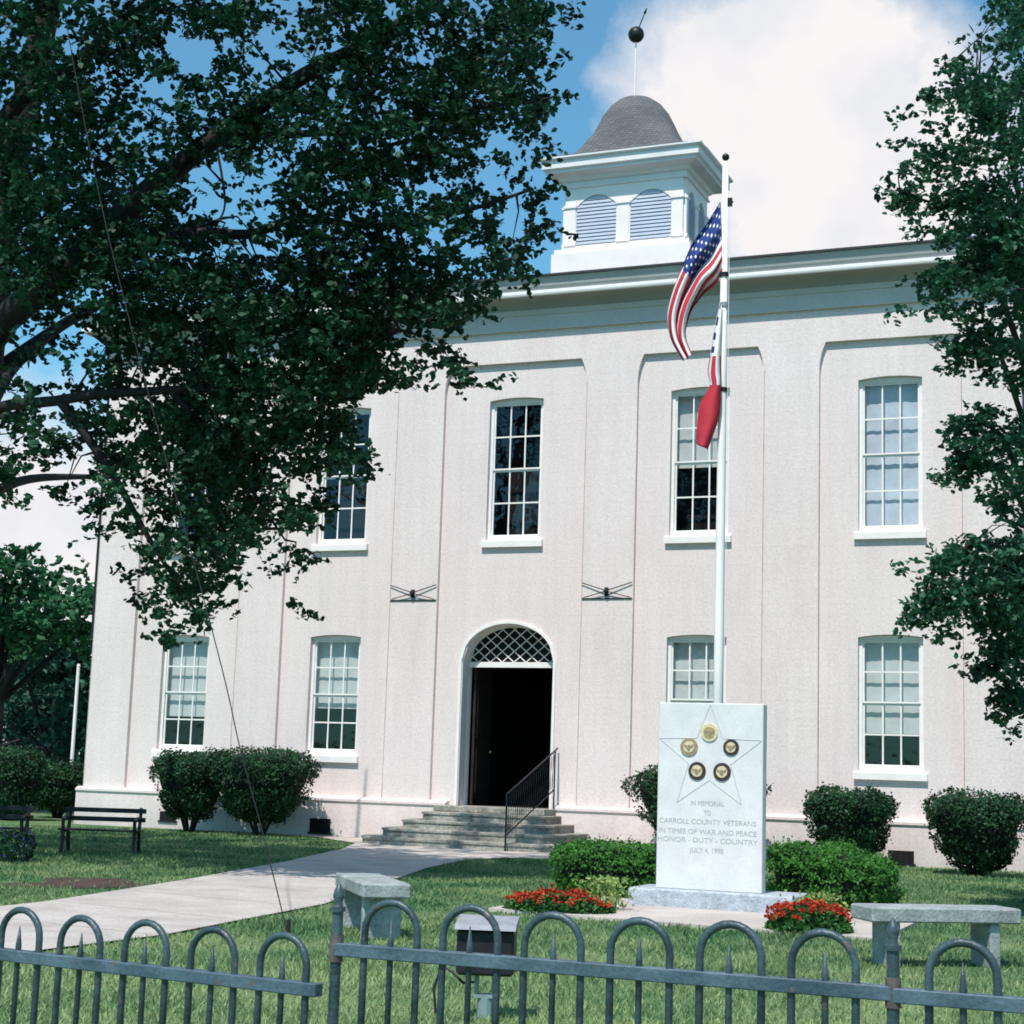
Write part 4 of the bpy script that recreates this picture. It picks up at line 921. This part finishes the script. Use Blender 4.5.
def shrub(name, c, r, zc, n, leaf, taper, label, cat, lm, group, stems=True, ex=.6, na=.095, gap=0., core=.86):
    t = thing(name, (c[0], c[1], 0), label, cat, group); sd_ = random.uniform(0, 50)
    P, nr = se_points(n, (c[0], c[1], zc), r, ex, taper, na, sd_)
    dpt = rng.uniform(0, 1, n)**2*.16; P = P - nr*dpt[:, None]*min(r)
    if gap:
        q = np.array([mnoise.noise(Vector((p[0]*2.6+sd_, p[1]*2.6, p[2]*2.6))) for p in P]); lowz = (P[:, 2]-zc)/r[2]
        keep = ~((q > .12) & (lowz < -.1) & (rng.uniform(0, 1, n) < gap)); P, nr = P[keep], nr[keep]
    # sprigs that break the outline
    k = n//9; iu = rng.integers(0, len(P), k); S = P[iu] + nr[iu]*rng.uniform(.0, .085, k)[:, None]
    V = np.concatenate([leaves(P, leaf, .55, LEAF4, nr), leaves(S, leaf*.9, .2, LEAF4, nr[iu])])
    fast_mesh('foliage', V, 4, M[lm], t)
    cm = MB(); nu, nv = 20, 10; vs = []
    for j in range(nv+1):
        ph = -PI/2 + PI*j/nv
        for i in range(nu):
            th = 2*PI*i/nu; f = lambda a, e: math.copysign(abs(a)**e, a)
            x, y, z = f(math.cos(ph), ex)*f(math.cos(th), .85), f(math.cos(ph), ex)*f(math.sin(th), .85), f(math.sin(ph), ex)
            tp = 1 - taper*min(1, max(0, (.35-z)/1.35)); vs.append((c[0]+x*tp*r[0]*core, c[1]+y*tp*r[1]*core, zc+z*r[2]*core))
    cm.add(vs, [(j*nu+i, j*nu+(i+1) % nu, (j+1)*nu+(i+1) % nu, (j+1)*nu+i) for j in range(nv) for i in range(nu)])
    cm.build('inner_shade_core', M['core'], t, fix=False)  # solid near-black core, paints the shade deep between the leaves
    if stems:
        for k in range(6):
            a = 2*PI*k/6+.4; s0 = Vector((c[0]+.07*math.cos(a), c[1]+.07*math.sin(a), 0)); e = Vector((c[0]+r[0]*.5*math.cos(a), c[1]+r[1]*.5*math.sin(a), zc-.05))
            sm_ = MB(); sm_.tube([s0, s0.lerp(e, .5)+Vector((0, 0, .05)), e], [.03, .025, .015], 6); sm_.build('stem', M['bark'], t)
    return t
SG = 'clipped evergreen shrubs along the courthouse wall'
shrub('clipped_shrub', (-6.12, -1.25), (.78, .72, .66), .93, 9000, .055, .42, 'dark rounded shrub below the leftmost ground floor window, left of its touching neighbour', 'shrub', 'leaf_shrub', SG, gap=.5)
shrub('clipped_shrub', (-4.50, -1.3), (1.10, .85, .70), .97, 12000, .055, .48, 'widest dark rounded shrub, left of the path between two ground floor windows', 'shrub', 'leaf_shrub', SG, gap=.6)
shrub('clipped_shrub', (4.15, -1.2), (1.22, .8, .70), .90, 9000, .055, .45, 'dark shrub almost hidden behind the memorial slab', 'shrub', 'leaf_shrub', SG, gap=.5)
shrub('clipped_shrub', (6.88, -1.5), (.76, .7, .55), .74, 9000, .055, .38, 'dark rounded shrub below the rightmost ground floor window', 'shrub', 'leaf_shrub', SG, gap=.5)
shrub('clipped_shrub', (9.0, -2.1), (.80, .75, .62), .68, 9000, .055, .45, 'dark rounded shrub with bare stems at the right end of the wall', 'shrub', 'leaf_shrub', SG, gap=.7)
pq = gnd(57, 818); shrub('clipped_shrub', (pq[0], pq[1]), (.75, .7, .55), .72, 5000, .07, .3, 'dark shrub behind the slatted bench, by the building corner', 'shrub', 'leaf_shrub', None)
pq = gnd(8, 820); shrub('clipped_shrub', (pq[0], pq[1]), (.7, .7, .75), .8, 5000, .07, .3, 'dark shrub behind the cut off bench at the left edge', 'shrub', 'leaf_shrub', None)
HG = 'bright low bushes round the memorial'
shrub('low_bush', (6.10, -11.15), (.75, .5, .33), .30, 12000, .04, .1, 'bright green low bush at the left of the memorial slab', 'bush', 'leaf_hedge', HG, False, .55, .1)
shrub('low_bush', (8.30, -10.5), (.55, .5, .38), .33, 9000, .04, .1, 'bright green low bush touching the right side of the memorial slab', 'bush', 'leaf_hedge', HG, False, .55, .1)
shrub('low_bush', (8.80, -11.0), (.50, .48, .33), .30, 10000, .04, .1, 'bright green low bush, farther right from the memorial slab above the stone bench', 'bush', 'leaf_hedge', HG, False, .55, .1)
def flower_bed(c, rx, ry, h, label, ang=0):
    t = thing('flower_bed', (c[0], c[1], 0), label, 'flowers', 'red flower clumps in front of the memorial')
    n = 2600; a = rng.uniform(0, 2*PI, n); q = np.sqrt(rng.uniform(0, 1, n)); z = h*.75*np.sqrt(np.clip(1-q**2, 0, 1))*rng.uniform(.2, 1, n)
    lx, ly = rx*q*np.cos(a), ry*q*np.sin(a); X = c[0]+lx*math.cos(ang)-ly*math.sin(ang); Y = c[1]+lx*math.sin(ang)+ly*math.cos(ang)
    P = np.stack([X, Y, z+.03], 1); fast_mesh('leaves', leaves(P, .06, .5, LEAF4), 4, M['flowerleaf'], t)
    n = 52; a = rng.uniform(0, 2*PI, n); q = np.sqrt(rng.uniform(0, .95, n)); z = h*(.55+.45*np.sqrt(np.clip(1-q**2, 0, 1)))*rng.uniform(.72, 1, n)
    lx, ly = rx*q*np.cos(a), ry*q*np.sin(a); X = c[0]+lx*math.cos(ang)-ly*math.sin(ang); Y = c[1]+lx*math.sin(ang)+ly*math.cos(ang)
    P = clump_points(np.stack([X, Y, z], 1), 34, .034, .55); fast_mesh('blooms', leaves(P, .034, .4, LEAF4), 4, M['petal'], t)
    return t
flower_bed((6.42, -13.75), .56, .36, .24, 'left clump of red flowers, left of the memorial base', math.radians(10))
flower_bed((9.02, -14.1), .40, .34, .30, 'right clump of red flowers, beside the stone bench')
def tuft(c, n, h, sp, label):
    t = thing('foliage_plant', (c[0], c[1], 0), label, 'plant', 'pale foliage plants behind the red flowers')
    C = np.stack([c[0]+rng.normal(0, sp, n), c[1]+rng.normal(0, sp*.7, n), rng.uniform(.05, h, n)], 1)
    fast_mesh('leaves', leaves(C, .05, .3, LEAF6), 6, M['leaf_plant'], t)
    for k in range(5):
        s = MB(); x, y = c[0]+random.uniform(-sp, sp), c[1]+random.uniform(-sp, sp)*.6; s.tube([(x, y, 0), (x+.02, y, h*.8)], .006, 5); s.build('stem', M['flowerleaf'], t)
tuft((6.72, -13.25), 420, .36, .15, 'pale yellow green plant behind the left clump of red flowers')
tuft((9.05, -13.72), 340, .36, .13, 'pale yellow green plant behind the right clump of red flowers')
pv = gnd(6, 862); t = thing('flowering_bush', (pv[0], pv[1], 0), 'low dark bush with violet flecks at the left edge of the lawn', 'bush')
P, nr = se_points(1800, (pv[0], pv[1], .18), (.34, .3, .2), .7, .1, .15, 3); fast_mesh('foliage', leaves(P, .05, .4, LEAF4, nr), 4, M['leaf_shrub'], t)
P, nr = se_points(420, (pv[0], pv[1], .2), (.34, .3, .2), .7, .1, .15, 3); fast_mesh('blooms', leaves(P+nr*.01, .035, .4, LEAF4, nr), 4, M['purple'], t)['kind'] = 'stuff'

# ------------------------------------------------------------------ trees
LEFT = """775586784677766784
765774343378757784
688456654578778851
468666687777788773
567766776668687460
887766422888762130
888886124767767651
888888744777766663
887888885888886651
675688888888887410
333788888888664000
322568888888626100
655778888885000000
666778998882000000
654777997775000000
434667986540000000
002556885610000000
001257861500000000
000057630200000000
000016610000000000
000002100000000000""".split()
RIGHT = ['00017', '00146', '02666', '01376', '14667', '35566', '03387', '02678', '02678', '01567', '00456', '00156', '00014', '00256', '00356', '00136', '00026', '01678', '02678', '03678', '00257', '00014', '00003']
def crown_clumps(grid, ox, oy, dep0, dep1, per, mult, deepcols=0, deep=0, extra=()):
    C = []
    for r, row in enumerate(grid):
        for c, ch in enumerate(row):
            n = -math.log(max(1-min(int(ch)/9.4, .97), .02))*mult*(1.4 if int(ch) >= 8 else (1.15 if int(ch) >= 7 else (.9 if int(ch) >= 5 else .5)))
            k = int(n) + (random.random() < n-int(n))
            for _ in range(k):
                px = ox + 32*(c+random.uniform(-.05, 1.05)); py = oy + 32*(r+random.uniform(-.05, 1.05))
                C.append(atd(px, py, random.uniform(22.5, deep) if (c < deepcols and r > 4 and random.random() < .42) else random.uniform(dep0, dep1)))
    C += list(extra)
    return np.array(C)
def limbs(mb, paths):
    for pts, r0, r1 in paths:
        k = len(pts); P = [curve_at([tuple(p) for p in pts], t) for t in np.linspace(0, 1, k*4)]
        mb.tube(P, list(np.linspace(r0, r1, len(P))), 9)
    return mb
def twigs(mb, C, anchors, count, r=.012):
    A = np.array(anchors)
    for i in rng.choice(len(C), min(count, len(C)), replace=False):
        d = np.linalg.norm(A-C[i], axis=1); j = int(np.argmin(d + rng.uniform(0, .6, len(A))))
        if d[j] < .15 or d[j] > 1.5: continue
        p, q = Vector(A[j]), Vector(C[i]); mid = p.lerp(q, .5)+Vector((random.uniform(-.1, .1), random.uniform(-.1, .1), .12*d[j]))
        mb.tube([p, mid, q], [r+.008*min(d[j], 3), r*.9, r*.4], 5, False)

TL = thing('oak_tree', (-5.2, -9.6, 0), 'big dark leafy oak reaching over the left half of the courthouse', 'tree', None)
D = 22
def A_(px, py, d=D): return tuple(atd(px, py, d))
top = (-4.9, -9.8, 4.2)
paths = [([(-5.2, -9.6, -.1), (-5.15, -9.65, 2), (-4.95, -9.8, 4.2), (-4.6, -10.0, 7), (-4.2, -10.2, 10.0), (-3.6, -10.2, 13.5)], .46, .18),
         ([(-4.95, -9.8, 4.4), A_(-20, 360, 23), A_(60, 275), A_(150, 190), A_(215, 138), A_(300, 78, 21.6), A_(372, 40, 21.2), A_(450, -10, 21)], .24, .05),
         ([A_(60, 275), A_(130, 246), A_(195, 233), A_(250, 234), A_(300, 218, 21.7), A_(370, 226, 21.4), A_(450, 215, 21), A_(530, 190, 20.7)], .10, .018),
         ([(-4.95, -9.8, 4.0), A_(-30, 430, 22.5), A_(60, 400, 21.5), A_(170, 390, 21), A_(290, 385, 20.8), A_(400, 330, 20.5)], .10, .02),
         ([A_(60, 400, 21.5), A_(110, 470, 21.3), A_(150, 540, 21), A_(195, 610, 20.8)], .07, .015),
         ([A_(170, 390, 21), A_(230, 460, 21), A_(285, 540, 20.8)], .05, .012),
         ([(-4.6, -10, 7), A_(-10, 150, 23), A_(80, 60, 23), A_(180, -20, 22.5)], .16, .06),
         ([(-4.7, -9.9, 6.2), (-5.6, -8.2, 7.6), (-6.4, -6.4, 8.6), (-7.0, -4.9, 9.4)], .15, .03),
         ([(-5.6, -8.2, 7.6), (-7.2, -7.0, 8.0), (-8.4, -5.4, 8.4)], .09, .02),
         ([(-4.9, -9.8, 5.0), (-5.4, -8.0, 5.8), (-5.6, -6.2, 6.2), (-5.4, -4.8, 6.4)], .11, .02),
         ([(-4.6, -10, 7), (-3.8, -8.6, 8.4), (-3.4, -6.8, 9.4), (-3.2, -5.2, 10)], .11, .02),
         ([A_(215, 138), A_(225, 200, 21.7), A_(218, 222, 21.7)], .02, .01),
         ([A_(215, 138), A_(350, 130, 21.4), A_(460, 110, 21), A_(545, 100, 20.8)], .06, .012)]
tm = MB(); limbs(tm, paths)
anch = [curve_at([tuple(p) for p in pts], t) for pts, _, _ in paths for t in np.linspace(.15, 1, 26)]
CL = crown_clumps(LEFT, 0, 0, 19.6, 23.0, 0, 4.3, 9, 25.2)
ex = []
for _ in range(520):       # the crown goes on beyond the frame, left and above
    if random.random() < .5: ex.append(atd(random.uniform(-330, 0), random.uniform(-120, 560)*1.0, random.uniform(20, 27)))
    else: ex.append(atd(random.uniform(-330, 420), random.uniform(-150, -10), random.uniform(19.5, 26)))
twigs(tm, CL, anch, 300)
tm.build('trunk', M['bark'], TL, smooth=True, fix=False)
V = np.concatenate([leaves(clump_points(CL, 62, .135), .092, .5), leaves(clump_points(np.array(ex), 45, .25), .15, .5)])
fast_mesh('crown', V, 6, M['leaf_left'], TL)

rb = gnd(1064, 905)
TR = thing('oak_tree', (rb[0], rb[1], 0), 'tall oak with drooping layered branches at the right edge of the view', 'tree', None)
D2 = 18.3
tm = MB(); dq = rb[:2]
def V3(z, dx=0, dy=0): return (rb[0]+dx, rb[1]+dy, z)
paths = [([V3(-.1), V3(2), V3(4.2, -.16), V3(6.5, -.27), V3(10.5, -.2), V3(13.5, -.1)], .24, .07)]
for (pz, pts) in ((7.2, [(985, 215), (930, 205), (885, 190)]), (8.3, [(990, 120), (955, 100)]), (6.6, [(980, 270), (940, 275), (915, 290)]), (5.8, [(985, 345), (950, 360)]), (5.2, [(985, 430), (940, 440)]), (4.9, [(990, 470), (935, 475)]),
                  (4.4, [(985, 545), (935, 560), (910, 600)]), (4.0, [(985, 590), (930, 610), (905, 612)]), (3.5, [(1000, 650), (975, 670)]), (3.1, [(1010, 700), (995, 705)])):
    paths.append(([V3(pz-.5, -.2)] + [tuple(atd(x+10, y, D2-.3*k)) for k, (x, y) in enumerate(pts)], .045, .006))
for (z, a) in ((4, .3), (5, 1.6), (6, 5.4), (7, .9), (8.5, 2.2), (9.5, .1), (10, 4.3), (6.5, 1.2)):
    paths.append(([V3(z), V3(z+.2, 1.2*math.cos(a), 1.2*math.sin(a)), V3(z-.1, 2.6*math.cos(a), 2.6*math.sin(a))], .05, .012))
limbs(tm, paths); anch = [curve_at([tuple(p) for p in pts], t) for pts, _, _ in paths for t in np.linspace(.15, 1, 16)]
CR = crown_clumps(RIGHT, 871, 0, 16.9, 19.8, 0, 6.6, extra=[np.array(curve_at([tuple(p) for p in pts], t)) + rng.normal(0, .07, 3) for pts, _, _ in paths[1:11] for t in np.linspace(.45, 1, 13)])
exr = []
for _ in range(520):
    z = random.uniform(3.2, 14); rr = (1-(z-3)/13)*3.6*math.sqrt(random.random()); a = random.uniform(0, 2*PI)
    q = np.array(V3(z, rr*math.cos(a), rr*math.sin(a))); dd = (q-CAM) @ FWD
    px = 512+FPX*((q-CAM) @ RGT)/dd; py = 512-FPX*((q-CAM) @ UPV)/dd
    if px > 1018 or py < -15: exr.append(q)
twigs(tm, CR, anch, 130, .006); tm.build('trunk', M['bark'], TR, smooth=True, fix=False)
V = np.concatenate([leaves(clump_points(CR, 60, .105, .5), .070, .5), leaves(clump_points(np.array(exr), 40, .22), .12, .5)])
fast_mesh('crown', V, 6, M['leaf_right'], TR)

def far_tree(c, h, r, z0, nclump, leaf, lm, label, tr=.25):
    t = thing('shade_tree', (c[0], c[1], 0), label, 'tree', 'trees beyond the building')
    tm = MB(); tm.tube([(c[0], c[1], -.1), (c[0]+.1, c[1], z0), (c[0], c[1], h*.8)], [tr, tr*.8, .06], 9)
    C = []
    lob = [np.array([c[0]+random.gauss(0, r*.5), c[1]+random.gauss(0, r*.5), random.uniform(z0+.8, h-.8)]) for _ in range(14)]
    for _ in range(nclump):
        b = random.choice(lob); d = np.array([random.gauss(0, 1) for _ in range(3)]); d /= np.linalg.norm(d)
        C.append(b + d*np.array([1, 1, .75])*r*.42*random.uniform(.5, 1))
    C = np.array(C); C = C[C[:, 2] > z0*.6]
    for b in lob: tm.tube([(c[0], c[1], z0+.3), tuple(b)], [.09, .03], 6)
    tm.build('trunk', M['bark'], t, fix=False)
    fast_mesh('crown', leaves(clump_points(C, 22, .26), leaf, .5), 6, M[lm], t)
far_tree(atd(-10, 748, 41), 6.9, 2.6, 2.2, 420, .20, 'leaf_far', 'bright green tree at far left beyond the lawn, crown above the darker trees')
far_tree(atd(52, 748, 47), 5.2, 2.5, .8, 420, .22, 'leaf_far_dark', 'dark green tree just left of the building corner')
far_tree(atd(-45, 748, 50), 5.6, 3.2, .8, 420, .22, 'leaf_far_dark', 'dark tree low behind the benches at the far left')
far_tree(atd(15, 748, 56), 5.6, 3.0, .5, 420, .22, 'leaf_far_dark', 'dark bluish tree mass behind the white pole')
far_tree(atd(85, 748, 60), 5.2, 3.0, .5, 420, .22, 'leaf_far', 'distant green tree showing just left of the courthouse corner')
# white pole in the distance
wp = atd(72, 760, 39); WP = thing('utility_pole', (wp[0], wp[1], 0), 'thin white pole in front of the far trees at left', 'pole')
zt = atd(73, 665, 39)[2]; b = MB(); b.tube([(wp[0], wp[1], 0), (wp[0], wp[1], zt)], [.05, .04], 10); b.build('post', M['polewhite'], WP)
b = MB(); b.tube([(wp[0], wp[1], zt), (wp[0], wp[1], zt+.05)], [.045, .02], 10); b.build('cap', M['polewhite'], WP)
# guy cable down from the tree to an anchor in the lawn
ga = gnd(289, 940); cabp = [ga, atd(262, 830, 14.1), atd(240, 748, 14.4), atd(216, 645, 14.9), atd(137, 350, 16.6), atd(96, 180, 18), atd(62, 0, 20), atd(55, -45, 21.5)]
b = MB(); b.tube([curve_at([tuple(p) for p in cabp], t) for t in np.linspace(0, 1, 40)], .0055, 6)
b.tube([tuple(ga+np.array([0, 0, -.1])), tuple(ga+np.array([-.02, .01, .16]))], .016, 6)
tag(b.build('guy_cable', M['cable']), 'thin dark cable running from the lawn up into the left tree', 'cable')
